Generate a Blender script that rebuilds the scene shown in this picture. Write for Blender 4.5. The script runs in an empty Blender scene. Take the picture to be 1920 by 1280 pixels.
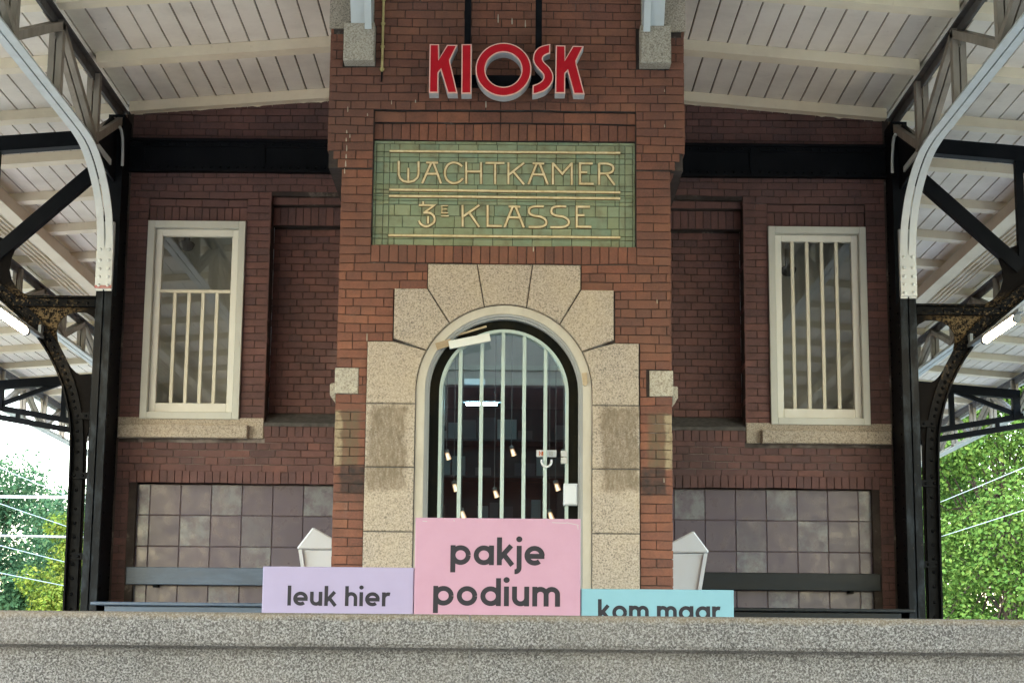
import bpy, bmesh, math, random
from mathutils import Vector, Matrix
R_ = math.radians
SC = bpy.context.scene
COL = SC.collection
random.seed(7)

# ---------------------------------------------------------------- camera
EYE = Vector((0.055, -12.94, -0.15)); FPX = 3400.0; PITCH = R_(10.35); ROLL = -0.0093
_f = Vector((0, math.cos(PITCH), math.sin(PITCH))); _r = Vector((1, 0, 0)); _d = -_r.cross(_f)
RT = math.cos(ROLL)*_r + math.sin(ROLL)*_d
DN = -math.sin(ROLL)*_r + math.cos(ROLL)*_d
cam = bpy.data.cameras.new('camera'); cam.sensor_width = 36; cam.lens = 36*FPX/1920
cam.clip_start = 0.1; cam.clip_end = 2000
co = bpy.data.objects.new('camera', cam); COL.objects.link(co)
m = Matrix((RT, -DN, -_f)).transposed().to_4x4(); m.translation = EYE; co.matrix_world = m
SC.camera = co

def at(px, py, Y):
    "point of the vertical plane at depth Y seen at a photo pixel (used to read sizes off the photo)"
    d = RT*((px-960)/FPX) + DN*((py-640)/FPX) + _f
    return EYE + d*((Y-EYE.y)/d.y)

# ---------------------------------------------------------------- light
SUN_EL, SUN_AZ = R_(48), R_(200)       # azimuth: from behind the camera, a little left
w = bpy.data.worlds.new('World'); SC.world = w; w.use_nodes = True
nt = w.node_tree; bg = nt.nodes['Background']
sky = nt.nodes.new('ShaderNodeTexSky'); sky.sky_type = 'NISHITA'; sky.sun_disc = False
sky.sun_elevation = SUN_EL; sky.sun_rotation = SUN_AZ; sky.air_density = 1.6; sky.dust_density = 1.5; sky.ozone_density = 1.0
nt.links.new(sky.outputs[0], bg.inputs[0]); bg.inputs[1].default_value = 0.15
sl = bpy.data.lights.new('sun', 'SUN'); sl.energy = 0.6; sl.angle = R_(20); sl.color = (1, .97, .93)
so = bpy.data.objects.new('sun', sl); COL.objects.link(so)
sd = Vector((math.sin(SUN_AZ)*math.cos(SUN_EL), math.cos(SUN_AZ)*math.cos(SUN_EL), math.sin(SUN_EL)))
so.rotation_euler = sd.to_track_quat('Z', 'Y').to_euler(); so.location = (-10, -30, 30)
SC.view_settings.view_transform = 'Standard'; SC.view_settings.look = 'None'
SC.view_settings.exposure = 3.35; SC.view_settings.gamma = 1
SC.cycles.max_bounces = 10; SC.cycles.diffuse_bounces = 6; SC.cycles.transparent_max_bounces = 12

# ---------------------------------------------------------------- object helpers
def tag(o, label=None, cat=None, group=None, kind=None):
    if label: o['label'] = label
    if cat: o['category'] = cat
    if group: o['group'] = group
    if kind: o['kind'] = kind
    return o
def empty(name, loc, label=None, cat=None, group=None):
    o = bpy.data.objects.new(name, None); COL.objects.link(o); o.location = loc; o.empty_display_size = .2
    return tag(o, label, cat, group)
def copy_tree(o, parent=None):
    c = o.copy(); COL.objects.link(c)
    if parent: c.parent = parent
    for ch in [q for q in bpy.data.objects if q.parent == o]: copy_tree(ch, c)
    return c

class MB:
    "collects shapes, builds ONE mesh object"
    def __init__(s): s.v = []; s.f = []; s.sm = []
    def add(s, vs, fs, smooth=False):
        b = len(s.v); s.v += [tuple(q) for q in vs]
        s.f += [tuple(b+i for i in q) for q in fs]; s.sm += [smooth]*len(fs); return s
    def box(s, x0, x1, y0, y1, z0, z1):
        if x0 > x1: x0, x1 = x1, x0
        if y0 > y1: y0, y1 = y1, y0
        if z0 > z1: z0, z1 = z1, z0
        return s.add([(x0,y0,z0),(x1,y0,z0),(x1,y1,z0),(x0,y1,z0),(x0,y0,z1),(x1,y0,z1),(x1,y1,z1),(x0,y1,z1)],
              [(0,3,2,1),(4,5,6,7),(0,1,5,4),(1,2,6,5),(2,3,7,6),(3,0,4,7)])
    def bbox(s, x0, x1, y0, y1, z0, z1, c=.006):
        "box with chamfered front (-Y) edges"
        if x0 > x1: x0, x1 = x1, x0
        vs = [(x0+c,y0,z0+c),(x1-c,y0,z0+c),(x1-c,y0,z1-c),(x0+c,y0,z1-c),(x0,y0+c,z0),(x1,y0+c,z0),(x1,y0+c,z1),(x0,y0+c,z1),
              (x0,y1,z0),(x1,y1,z0),(x1,y1,z1),(x0,y1,z1)]
        fs = [(0,1,2,3)]
        for a in range(4):
            b = (a+1) % 4; fs += [(a,4+a,4+b,b),(4+a,8+a,8+b,4+b)]
        fs.append((11,10,9,8)); return s.add(vs, fs)
    def prism(s, pts, ax, a0, a1, ch=0):
        "polygon pts extruded along axis ax ('x','y','z') from a0 to a1"
        n = len(pts)
        ar = sum(pts[i][0]*pts[(i+1)%n][1]-pts[(i+1)%n][0]*pts[i][1] for i in range(n))
        if ar < 0: pts = pts[::-1]
        def P(p, a): return (p[0], a, p[1]) if ax == 'y' else ((a, p[0], p[1]) if ax == 'x' else (p[0], p[1], a))
        if ch:
            q = offset(pts, ch)
            vs = [P(p, a0) for p in q]+[P(p, a0+(ch if a1 > a0 else -ch)) for p in pts]+[P(p, a1) for p in pts]
            fs = [tuple(range(n)), tuple(range(3*n-1, 2*n-1, -1))]
            for k in (0, 1):
                fs += [(k*n+i, (k+1)*n+i, (k+1)*n+(i+1)%n, k*n+(i+1)%n) for i in range(n)]
            return s.add(vs, fs)
        vs = [P(p, a0) for p in pts]+[P(p, a1) for p in pts]
        fs = [tuple(range(n)), tuple(range(2*n-1, n-1, -1))]+[(i, n+i, n+(i+1)%n, (i+1)%n) for i in range(n)]
        return s.add(vs, fs)
    def bar(s, a, b, wd, th, up=(0,0,1)):
        "rectangular bar from a to b; th along 'up', wd across"
        a, b = Vector(a), Vector(b); d = (b-a).normalized(); u = Vector(up); u = (u-d*u.dot(d)).normalized(); r = d.cross(u)
        vs = [e+r*(i*wd/2)+u*(j*th/2) for e in (a, b) for i, j in ((-1,-1),(1,-1),(1,1),(-1,1))]
        return s.add(vs, [(3,2,1,0),(4,5,6,7),(0,1,5,4),(1,2,6,5),(2,3,7,6),(3,0,4,7)])
    def tube(s, pts, r, n=8, smooth=True, caps=True):
        pts = [Vector(p) for p in pts]; rs = r if isinstance(r, (list, tuple)) else [r]*len(pts); vs = []; N = len(pts)
        for i, p in enumerate(pts):
            d = (pts[min(i+1, N-1)]-pts[max(i-1, 0)]).normalized()
            u = Vector((0,0,1)) if abs(d.z) < .9 else Vector((1,0,0)); u = (u-d*u.dot(d)).normalized(); t = d.cross(u)
            vs += [p+(u*math.cos(k*2*math.pi/n)+t*math.sin(k*2*math.pi/n))*rs[i] for k in range(n)]
        fs = [(i*n+k, i*n+(k+1)%n, (i+1)*n+(k+1)%n, (i+1)*n+k) for i in range(N-1) for k in range(n)]
        s.add(vs, fs, smooth)
        if caps: s.add(vs[:n], [tuple(range(n-1,-1,-1))]); s.add(vs[-n:], [tuple(range(n))])
        return s
    def dome(s, c, nrm, r, n=7, flat=.7):
        c = Vector(c); w_ = Vector(nrm).normalized(); u = Vector((0,0,1)) if abs(w_.z) < .9 else Vector((1,0,0))
        u = (u-w_*u.dot(w_)).normalized(); t = w_.cross(u); vs = []
        for a in (0, .45, .85):
            vs += [c+(u*math.cos(k*2*math.pi/n)+t*math.sin(k*2*math.pi/n))*r*math.cos(a*1.5)+w_*r*flat*math.sin(a*1.5) for k in range(n)]
        vs.append(c+w_*r*flat)
        fs = [(i*n+k, i*n+(k+1)%n, (i+1)*n+(k+1)%n, (i+1)*n+k) for i in range(2) for k in range(n)]+[(2*n+k, 2*n+(k+1)%n, 3*n) for k in range(n)]
        return s.add(vs, fs, True)
    def ribbon(s, pts, wd, y0, y1, closed=False):
        "flat stroke along a polyline in the XZ plane, front at y0, back at y1"
        n = len(pts); L = []; Rr = []
        P = [Vector((p[0], p[1])) for p in pts]
        for i in range(n):
            if closed: a, b = P[i-1], P[(i+1) % n]
            else: a, b = P[max(i-1,0)], P[min(i+1,n-1)]
            d1 = (P[i]-a); d2 = (b-P[i])
            if d1.length < 1e-9: d1 = d2
            if d2.length < 1e-9: d2 = d1
            d1 = d1.normalized(); d2 = d2.normalized(); t = (d1+d2).normalized(); nn = Vector((-t.y, t.x))
            k = 1/max(.5, nn.dot(Vector((-d1.y, d1.x)))); L.append(P[i]+nn*wd/2*k); Rr.append(P[i]-nn*wd/2*k)
        vs = [(p.x,y0,p.y) for p in L]+[(p.x,y0,p.y) for p in Rr]+[(p.x,y1,p.y) for p in L]+[(p.x,y1,p.y) for p in Rr]
        fs = []
        for i in range(n if closed else n-1):
            j = (i+1) % n
            fs += [(i,n+i,n+j,j),(i,j,2*n+j,2*n+i),(n+i,3*n+i,3*n+j,n+j)]
        if not closed: fs += [(0,2*n,3*n,n),(n-1,2*n-1,4*n-1,3*n-1)]
        return s.add(vs, fs)
    def build(s, name, mat, parent=None, label=None, fix=False):
        q = parent
        while q is not None and q.parent is not None: q = q.parent
        L0 = q.location if q is not None and q.type == 'EMPTY' else (0,0,0)
        me = bpy.data.meshes.new(name); me.from_pydata([(a-L0[0], b-L0[1], c-L0[2]) for a, b, c in s.v], [], s.f)
        if any(s.sm): me.polygons.foreach_set('use_smooth', s.sm)
        if fix:
            b = bmesh.new(); b.from_mesh(me); bmesh.ops.recalc_face_normals(b, faces=b.faces); b.to_mesh(me); b.free()
        me.update(); me.materials.append(mat)
        o = bpy.data.objects.new(name, me); COL.objects.link(o)
        if parent:
            o.parent = parent
        if label: o['label'] = label
        return o
def offset(pts, d):
    "inset a CCW polygon by d"
    n = len(pts); out = []
    for i in range(n):
        p0, p1, p2 = Vector(pts[i-1]), Vector(pts[i]), Vector(pts[(i+1)%n])
        d1 = (p1-p0).normalized(); d2 = (p2-p1).normalized()
        n1 = Vector((-d1.y, d1.x)); n2 = Vector((-d2.y, d2.x)); b = (n1+n2)
        b = b.normalized() if b.length > 1e-6 else n1
        k = d/max(.45, b.dot(n1)); out.append((p1.x+b.x*k, p1.y+b.y*k))
    return out
def arc(cx, cz, r, a0, a1, n=16, rz=None):
    rz = rz or r
    return [(cx+r*math.cos(R_(a0+(a1-a0)*i/n)), cz+rz*math.sin(R_(a0+(a1-a0)*i/n))) for i in range(n+1)]
def smooth_path(pts, k=6):
    "Catmull-Rom through points"
    out = []; n = len(pts)
    for i in range(n-1):
        p0 = pts[max(i-1,0)]; p1 = pts[i]; p2 = pts[i+1]; p3 = pts[min(i+2,n-1)]
        for j in range(k):
            t = j/k
            out.append(tuple(.5*((2*p1[c])+(-p0[c]+p2[c])*t+(2*p0[c]-5*p1[c]+4*p2[c]-p3[c])*t*t+(-p0[c]+3*p1[c]-3*p2[c]+p3[c])*t**3) for c in (0,1)))
    out.append(tuple(pts[-1])); return out

# ---------------------------------------------------------------- materials
class NT:
    def __init__(s, name):
        s.m = bpy.data.materials.new(name); s.m.use_nodes = True; s.t = s.m.node_tree; s.n = s.t.nodes; s.l = s.t.links
        s.b = s.n['Principled BSDF']
    def nd(s, ty, **kw):
        q = s.n.new(ty)
        for k, v in kw.items(): setattr(q, k, v)
        return q
    def pos(s, scale=(1,1,1)):
        g = s.nd('ShaderNodeNewGeometry'); mp = s.nd('ShaderNodeMapping'); mp.inputs['Scale'].default_value = scale
        s.l.new(g.outputs['Position'], mp.inputs['Vector']); return mp.outputs[0]
    def noise(s, scale, detail=3, rough=.55, sc=(1,1,1), dist=0):
        q = s.nd('ShaderNodeTexNoise'); q.inputs['Scale'].default_value = scale; q.inputs['Detail'].default_value = detail
        q.inputs['Roughness'].default_value = rough; q.inputs['Distortion'].default_value = dist
        s.l.new(s.pos(sc), q.inputs['Vector']); return q.outputs['Fac']
    def ramp(s, fac, stops, interp='LINEAR'):
        q = s.nd('ShaderNodeValToRGB'); e = q.color_ramp.elements; q.color_ramp.interpolation = interp
        while len(e) < len(stops): e.new(.5)
        for i, (p, c) in enumerate(stops):
            e[i].position = p; e[i].color = (*(c if isinstance(c, (tuple, list)) else (c,c,c)), 1)
        s.l.new(fac, q.inputs[0]); return q.outputs[0]
    def mix(s, fac, a, b, mode='MIX'):
        q = s.nd('ShaderNodeMix', data_type='RGBA', blend_type=mode)
        for sock, val in ((q.inputs[0], fac), (q.inputs[6], a), (q.inputs[7], b)):
            if hasattr(val, 'default_value'): s.l.new(val, sock)
            elif isinstance(val, (tuple, list)): sock.default_value = (*val, 1)
            else: sock.default_value = val
        return q.outputs[2]
    def math(s, op, a, b=0.5, clamp=False):
        q = s.nd('ShaderNodeMath', operation=op, use_clamp=clamp)
        for sock, val in ((q.inputs[0], a), (q.inputs[1], b)):
            if hasattr(val, 'default_value'): s.l.new(val, sock)
            else: sock.default_value = val
        return q.outputs[0]
    def island(s): return s.nd('ShaderNodeNewGeometry').outputs['Random Per Island']
    def boxmask(s, x0, x1, z0, z1, soft=.012, wob=.03):
        "where the surface lies inside a rectangle of the facade (a stain or painted lamp glow with a shape of its own)"
        g = s.nd('ShaderNodeNewGeometry'); sp = s.nd('ShaderNodeSeparateXYZ'); s.l.new(g.outputs['Position'], sp.inputs[0])
        n = s.math('MULTIPLY', s.math('SUBTRACT', s.noise(14, 3), .5), wob*2)
        X = s.math('ADD', sp.outputs[0], n); Z = s.math('ADD', sp.outputs[2], n); r = None
        for v, a, b in ((X, x0-soft, x0+soft), (X, x1+soft, x1-soft), (Z, z0-soft, z0+soft), (Z, z1+soft, z1-soft)):
            q = s.nd('ShaderNodeMapRange'); s.l.new(v, q.inputs[0]); q.inputs[1].default_value = a; q.inputs[2].default_value = b
            r = q.outputs[0] if r is None else s.math('MULTIPLY', r, q.outputs[0])
        return r
    def out(s, col=None, rough=.7, bump=None, bs=.3, bd=.01, spec=.4, metal=0):
        if col is not None:
            if hasattr(col, 'default_value'): s.l.new(col, s.b.inputs['Base Color'])
            else: s.b.inputs['Base Color'].default_value = (*col, 1)
        if hasattr(rough, 'default_value'): s.l.new(rough, s.b.inputs['Roughness'])
        else: s.b.inputs['Roughness'].default_value = rough
        s.b.inputs['Specular IOR Level'].default_value = spec; s.b.inputs['Metallic'].default_value = metal
        if bump is not None:
            q = s.nd('ShaderNodeBump'); q.inputs['Strength'].default_value = bs; q.inputs['Distance'].default_value = bd
            s.l.new(bump, q.inputs['Height']); s.l.new(q.outputs[0], s.b.inputs['Normal'])
        return s.m

def brick_mat(name, tones, soot, stains=False):
    t = NT(name)
    c = t.ramp(t.island(), [(i/(len(tones)-1), q) for i, q in enumerate(tones)])
    n1 = t.noise(9, 5, .65); c = t.mix(t.ramp(n1, [(.35, 0.), (.7, .55)]), c, soot)
    c = t.mix(t.ramp(t.noise(60, 3), [(.3, .0), (.75, .35)]), c, (tones[1][0]*1.5, tones[1][1]*1.5, tones[1][2]*1.4))
    c = t.mix(t.ramp(t.noise(5, 4, .7, (1,1,.35)), [(.66, 0.), (.8, .3)]), c, (.22,.19,.17))
    c = t.mix(t.ramp(t.noise(1.1, 3), [(.42, 0.), (.62, .4)]), c, soot)
    if stains:
        for s in (-1, 1):
            X = sorted((s*1.04, s*1.22)); ms = t.boxmask(X[0], X[1], 1.30, 1.70)
            c = t.mix(t.math('MULTIPLY', ms, t.ramp(t.noise(16, 4, .6, (1.5,1,.6)), [(.3,.35),(.6,.95)])), c, (.13,.095,.06))
            X = sorted((s*1.165, s*1.23)); ms = t.boxmask(X[0], X[1], 1.295, 1.70, .01, .035)
            c = t.mix(t.math('MULTIPLY', ms, t.ramp(t.noise(22, 4, .7), [(.32,.25),(.55,.95)])), c, (.33,.26,.165))
            X = sorted((s*.99, s*1.165)); ms = t.boxmask(X[0], X[1], 1.105, 1.30)
            c = t.mix(t.math('MULTIPLY', ms, t.ramp(t.noise(20, 4), [(.3,.5),(.65,.95)])), c, (.035,.028,.026))
    return t.out(c, t.ramp(n1, [(.3, .72), (.7, .9)]), t.noise(90, 4, .7), .5, .006, .3)
B1 = [(0.127,0.055,0.042),(0.220,0.088,0.055),(0.176,0.068,0.047),(0.270,0.113,0.066),(0.143,0.061,0.046),(0.237,0.094,0.057),(0.198,0.075,0.048)]
B2 = [(0.099,0.056,0.056),(0.148,0.074,0.067),(0.119,0.063,0.060),(0.185,0.087,0.073),(0.090,0.054,0.056),(0.157,0.077,0.069),(0.130,0.068,0.067)]  # wing tones darkened: canopy shade put into the colour, besides soot
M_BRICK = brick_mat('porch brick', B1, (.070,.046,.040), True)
M_BRICK2 = brick_mat('sooty brick darkened for shade', B2, (.050,.035,.036))
t = NT('pale paint splash'); M_DRIP = t.out((.42,.37,.29), .7)
t = NT('mortar'); c = t.ramp(t.noise(3, 5, .7), [(.44,(.030,.022,.020)),(.60,(.055,.044,.039)),(.70,(.20,.17,.15)),(.8,(.30,.27,.24))])
c = t.mix(t.math('MULTIPLY', t.boxmask(-3.2,3.2,1.57,1.85,.04,.10), t.ramp(t.noise(1.9,3), [(.42,0.),(.56,.85)])), c, (.30,.265,.245)); M_MORTAR = t.out(c, .95)
t = NT('brick side wall'); bt = t.nd('ShaderNodeTexBrick'); bt.inputs['Scale'].default_value = 1; bt.inputs['Brick Width'].default_value = .222
bt.inputs['Row Height'].default_value = .0645; bt.inputs['Mortar Size'].default_value = .006
bt.inputs['Color1'].default_value = (.13,.045,.035,1); bt.inputs['Color2'].default_value = (.09,.035,.03,1); bt.inputs['Mortar'].default_value = (.05,.04,.035,1)
_g = t.nd('ShaderNodeNewGeometry'); _s = t.nd('ShaderNodeSeparateXYZ'); _c = t.nd('ShaderNodeCombineXYZ'); t.l.new(_g.outputs['Position'], _s.inputs[0])
t.l.new(_s.outputs[1], _c.inputs[0]); t.l.new(_s.outputs[2], _c.inputs[1]); t.l.new(_c.outputs[0], bt.inputs['Vector']); M_BSIDE = t.out(bt.outputs[0], .85)

def granite(name, pal, mid, dark, sc=75, stains=False, warm=None):
    t = NT(name)
    n = t.noise(sc, 2.5, .6, dist=.6)
    c = t.ramp(n, [(.34, dark), (.46, mid), (.56, pal), (.75, tuple(min(1,q*1.12) for q in pal))])
    n2 = t.noise(sc*2.6, 2, .5); c = t.mix(t.ramp(n2, [(.28, .75), (.42, 0.)]), c, tuple(q*.6 for q in dark))
    oi = t.nd('ShaderNodeObjectInfo'); c = t.mix(.3, c, t.ramp(oi.outputs['Random'], [(0,(.26,.225,.18)),(.5,(.42,.355,.275)),(1,(.34,.305,.255))]))
    if warm: c = t.mix(t.ramp(t.noise(2.2, 4), [(.4, 0.), (.7, .4)]), c, warm)
    if stains:
        for s in (-1, 1):
            X = sorted((s*.70, s*.97)); ms = t.boxmask(X[0], X[1], 1.13, 1.73, .02, .06)
            c = t.mix(t.math('MULTIPLY', ms, t.ramp(t.noise(30, 4, .7, (1.6,1,.5)), [(.25,.25),(.65,.9)])), c, (.155,.115,.075))
    return t.out(c, .8, n, .35, .006, .3)
M_GRAN = granite('warm granite', (.50,.41,.335), (.32,.26,.21), (.085,.068,.055), 84, True, (.50,.40,.27))
M_GRANB = granite('small granite', (.50,.46,.38), (.36,.32,.26), (.17,.145,.11), 80)
M_GRANS = granite('sill granite', (.48,.42,.34), (.33,.285,.23), (.12,.10,.085), 85)
t = NT('parapet granite'); n = t.noise(112, 2.2, .6, dist=.8)
c = t.ramp(n, [(.38,(.045,.041,.039)),(.46,(.10,.092,.087)),(.54,(.215,.203,.193)),(.66,(.34,.325,.312))])
c = t.mix(t.ramp(t.noise(150, 2), [(.3,.7),(.42,0.)]), c, (.05,.045,.04))
c = t.mix(t.ramp(t.noise(1.6, 4, .6), [(.35,0.),(.7,.35)]), c, (.25,.215,.18))
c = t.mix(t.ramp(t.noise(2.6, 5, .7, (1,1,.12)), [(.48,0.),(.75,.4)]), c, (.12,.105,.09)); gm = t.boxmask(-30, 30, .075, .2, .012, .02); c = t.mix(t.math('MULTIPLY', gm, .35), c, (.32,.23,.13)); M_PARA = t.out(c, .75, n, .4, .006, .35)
t = NT('cement'); M_JNT = NT('pale joint').out((.20,.19,.18), .9); M_CEM = t.out(t.ramp(t.noise(25, 4), [(.3,(.05,.048,.045)),(.7,(.10,.095,.09))]), .9, t.noise(60,3), .4, .004)

def paint(name, col, dirt, rough=.45, amt=.35, sc=7, stretch=(1,1,.4), spec=.4):
    t = NT(name); n = t.noise(sc, 5, .65, stretch)
    c = t.mix(t.ramp(n, [(.42, 0.), (.75, amt)]), col, dirt)
    c = t.mix(t.ramp(t.noise(sc*9, 3), [(.66, 0.), (.78, amt*.9)]), c, dirt)
    return t.out(c, t.ramp(n, [(.3, rough), (.8, min(1, rough+.25))]), t.noise(55, 3), .12, .003, spec)
M_CREAM = paint('cream board paint', (.78,.715,.63), (.42,.36,.31), .6, .45, 1.7, (1,1,1))
M_PURLIN = paint('cream beam paint', (.78,.69,.53), (.46,.37,.27), .55, .35, 2.0, (1,1,1))
M_GROOVE = paint('dark groove gap', (.10,.085,.07), (.05,.04,.03), .9)  # dark deck colour showing between the boards
M_IRONG = paint('grey iron paint', (.27,.235,.195), (.12,.10,.08), .5, .6, 5)
M_IROND = paint('dusty dark iron', (.085,.078,.075), (.04,.033,.03), .55, .6, 5)
M_IRONW = paint('pale iron paint', (.54,.575,.58), (.42,.41,.37), .38, .3, 9)
M_FRAME = paint('pale grey window paint', (.50,.515,.475), (.36,.35,.31), .4, .25, 9)
M_SASH = paint('white sash paint', (.66,.66,.61), (.46,.44,.39), .4, .2, 9)
M_BARS = paint('cream bar paint', (.62,.60,.50), (.42,.38,.29), .45, .25, 9)
M_DOORF = paint('cream door frame paint', (.52,.475,.395), (.30,.25,.19), .45, .5, 6)
M_DOORG = paint('grey door moulding', (.36,.37,.37), (.22,.21,.20), .45, .3, 6)
M_DOORB = paint('black door paint', (.006,.007,.006), (.06,.045,.018), .5, .35, 5, (1,1,.4), .06)
M_TEAL = paint('pale sea green paint', (.42,.50,.465), (.27,.31,.28), .4, .25, 9)
M_WHITE = paint('white metal paint', (.58,.60,.63), (.52,.50,.46), .4, .2, 6)
M_NAVY = {-1: paint('blue black bench paint with sky sheen', (.060,.094,.145), (.13,.175,.24), .3, .7, 14, (.25,1,1), .4), 1: paint('dull black bench paint', (.006,.0085,.0105), (.022,.03,.036), .4, .5, 14, (.25,1,1), .3)}  # left bench colour lightened and blued to hold a sky sheen
t = NT('peeling black iron with painted lamp glow'); n = t.noise(16, 6, .7); c = t.mix(t.ramp(n, [(.62,0.),(.68,.65)]), (.003,.0035,.0045), (.012,.0145,.017))
c = t.mix(t.ramp(t.noise(26, 5, .7), [(.67,0.),(.71,.75)]), c, (.07,.05,.026)); g_ = t.math('ADD', t.boxmask(-4.6,-3.70,2.25,3.2,.15,.1), t.boxmask(3.70,4.6,2.25,3.2,.15,.1), True); c = t.mix(t.math('MULTIPLY', g_, t.ramp(t.noise(48,5,.7), [(.56,0.),(.62,.9)])), c, (.13,.092,.05)); M_BLACK = t.out(c, t.ramp(n, [(.4,.4),(.7,.6)]), n, .25, .004, .07)  # gold specks beside the tube put its lamp light into the colour
t = NT('worn column iron'); n = t.noise(11, 6, .72, (1,1,.45)); c = t.mix(t.ramp(n, [(.48,0.),(.66,.85)]), (.004,.0055,.0075), (.030,.039,.048))
c = t.mix(t.ramp(t.noise(30, 5, .7), [(.67,0.),(.72,.8)]), c, (.13,.11,.08)); M_COLUMN = t.out(c, .45, n, .35, .005, .12)
t = NT('rust web with painted lamp glow'); n = t.noise(58, 5, .7); g_ = t.math('ADD', t.boxmask(-4.35,-3.72,2.62,3.02,.12,.1), t.boxmask(3.72,4.35,2.62,3.02,.12,.1), True); c = t.mix(t.math('MULTIPLY', g_, t.ramp(n, [(.47,0.),(.54,.95)])), (.006,.0052,.005), (.16,.112,.058)); M_RUSTGLOW = t.out(c, .75, n, .5, .005, .06)  # rust flecks tinted gold near the tube: its lamp light painted in
t = NT('black steel lintel'); M_LINTEL = t.out(t.ramp(t.noise(6,4), [(.3,(.0045,.0055,.0075)),(.75,(.009,.010,.0125))]), .55, t.noise(30,3), .15, .004, .06)
t = NT('green glazed tile'); r = t.island()
c = t.ramp(r, [(0,(.20,.25,.15)),(.25,(.25,.30,.19)),(.5,(.18,.25,.17)),(.75,(.28,.31,.185)),(1,(.20,.24,.135))])
c = t.mix(t.ramp(t.noise(11, 4, .6), [(.45,0.),(.72,.7)]), c, (.15,.125,.065)); c = t.mix(t.ramp(t.noise(40,3), [(.4,0.),(.7,.35)]), c, (.27,.33,.22))
M_GTILE = t.out(c, .3, t.noise(22,3), .15, .003, .5)
t = NT('tile grout'); M_GROUT = t.out((.05,.05,.032), .9)
t = NT('gold glaze'); c = t.ramp(t.noise(30,3), [(.3,(.58,.45,.24)),(.7,(.78,.66,.42))]); M_GOLD = t.out(c, .3, None)
t = NT('brown glaze outline'); M_GOLDB = t.out((.13,.075,.018), .35)
t = NT('mauve glazed tile'); r = t.island()
c = t.ramp(r, [(0,(.058,.043,.072)),(.35,(.073,.053,.082)),(.7,(.053,.041,.071)),(1,(.086,.067,.098))])
fl = t.noise(7.5, 5, .7); pick = t.ramp(t.math('FRACT', t.math('MULTIPLY', r, 17.3)), [(.52,0.),(.62,1.)])
c = t.mix(t.math('MULTIPLY', pick, t.ramp(fl, [(.42,.1),(.62,.8)])), c, (.18,.20,.215)); c = t.mix(t.ramp(t.noise(3,4), [(.4,0.),(.8,.4)]), c, (.105,.09,.115))
M_MTILE = t.out(c, t.ramp(t.noise(9,4), [(.3,.22),(.7,.42)]), t.noise(6,3), .15, .005, .5)
t = NT('tile joint'); M_MJOINT = t.out((.13,.10,.095), .9)
t = NT('red letter face'); M_RED = t.out(t.ramp(t.noise(12,3), [(.3,(.40,.002,.011)),(.7,(.46,.004,.015))]), .4, None, spec=.25)
M_REDP = paint('faded red paint', (.36,.11,.11), (.40,.33,.30), .6, .7, 20)
t = NT('pink letter rim'); M_RIM = t.out((.80,.50,.43), .4)
t = NT('aluminium return'); M_ALU = t.out(t.ramp(t.noise(14,3), [(.3,(.42,.42,.44)),(.7,(.58,.58,.60))]), .45)
def board_mat(name, c0, c1):
    t = NT(name); return t.out(t.ramp(t.noise(4,4,.6), [(.3,c0),(.7,c1)]), .5, t.noise(60,3), .1, .003)
M_PINK = paint('pink board paint', (.49,.275,.365), (.42,.22,.295), .5, .3, 6, (1,1,1))
M_LILAC = paint('lilac board paint', (.37,.315,.47), (.33,.28,.41), .5, .3, 6, (1,1,1))
M_AQUA = paint('aqua board paint', (.215,.41,.485), (.185,.36,.425), .5, .3, 6, (1,1,1))
t = NT('dark lettering'); M_INK = t.out((.018,.015,.022), .6)
t = NT('orange print'); M_ORANGE = t.out((.55,.12,.02), .5)
t = NT('grey print'); M_GREYP = t.out((.45,.45,.44), .5)
t = NT('yellow conduit'); M_COND = t.out(t.ramp(t.noise(20,3), [(.3,(.42,.34,.14)),(.7,(.56,.47,.22))]), .5)
t = NT('wood sliver'); M_WOOD = t.out(t.ramp(t.noise(20,4,.6,(.3,1,1)), [(.3,(.30,.21,.12)),(.7,(.50,.40,.27))]), .7)
t = NT('pavers'); bt = t.nd('ShaderNodeTexBrick'); bt.inputs['Scale'].default_value = 1; bt.inputs['Brick Width'].default_value = .3; bt.inputs['Row Height'].default_value = .3
bt.inputs['Mortar Size'].default_value = .006; bt.inputs['Color1'].default_value = (.47,.445,.41,1); bt.inputs['Color2'].default_value = (.40,.38,.35,1); bt.inputs['Mortar'].default_value = (.14,.13,.12,1)
t.l.new(t.pos(), bt.inputs['Vector']); M_PAVE = t.out(t.mix(t.ramp(t.noise(1.5,5), [(.4,0.),(.7,.35)]), bt.outputs[0], (.22,.205,.19)), .8)
t = NT('ground soil and grass'); M_GROUND = t.out(t.ramp(t.noise(.6,5), [(.35,(.16,.145,.12)),(.55,(.10,.12,.05)),(.7,(.07,.10,.03))]), .95)
def leaf_mat(name, tones):
    t = NT(name); c = t.ramp(t.island(), [(i/(len(tones)-1), q) for i, q in enumerate(tones)])
    t.out(c, .75, None, spec=.08); t.b.inputs['Subsurface Weight'].default_value = 0
    tr = t.nd('ShaderNodeBsdfTranslucent'); t.l.new(c, tr.inputs[0]); mx = t.nd('ShaderNodeMixShader'); mx.inputs[0].default_value = .35
    t.l.new(t.b.outputs[0], mx.inputs[1]); t.l.new(tr.outputs[0], mx.inputs[2]); t.l.new(mx.outputs[0], t.n['Material Output'].inputs[0]); return t.m
M_LEAF1 = leaf_mat('dark green leaf', [(.032,.085,.04),(.058,.12,.055),(.042,.10,.048),(.075,.13,.05)])
M_LEAF2 = leaf_mat('yellow green leaf', [(.11,.17,.02),(.17,.21,.03),(.08,.15,.025),(.20,.21,.04)])
M_LEAF3 = leaf_mat('fresh green leaf', [(.05,.12,.024),(.105,.18,.034),(.068,.145,.03),(.14,.20,.042)])
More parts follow.
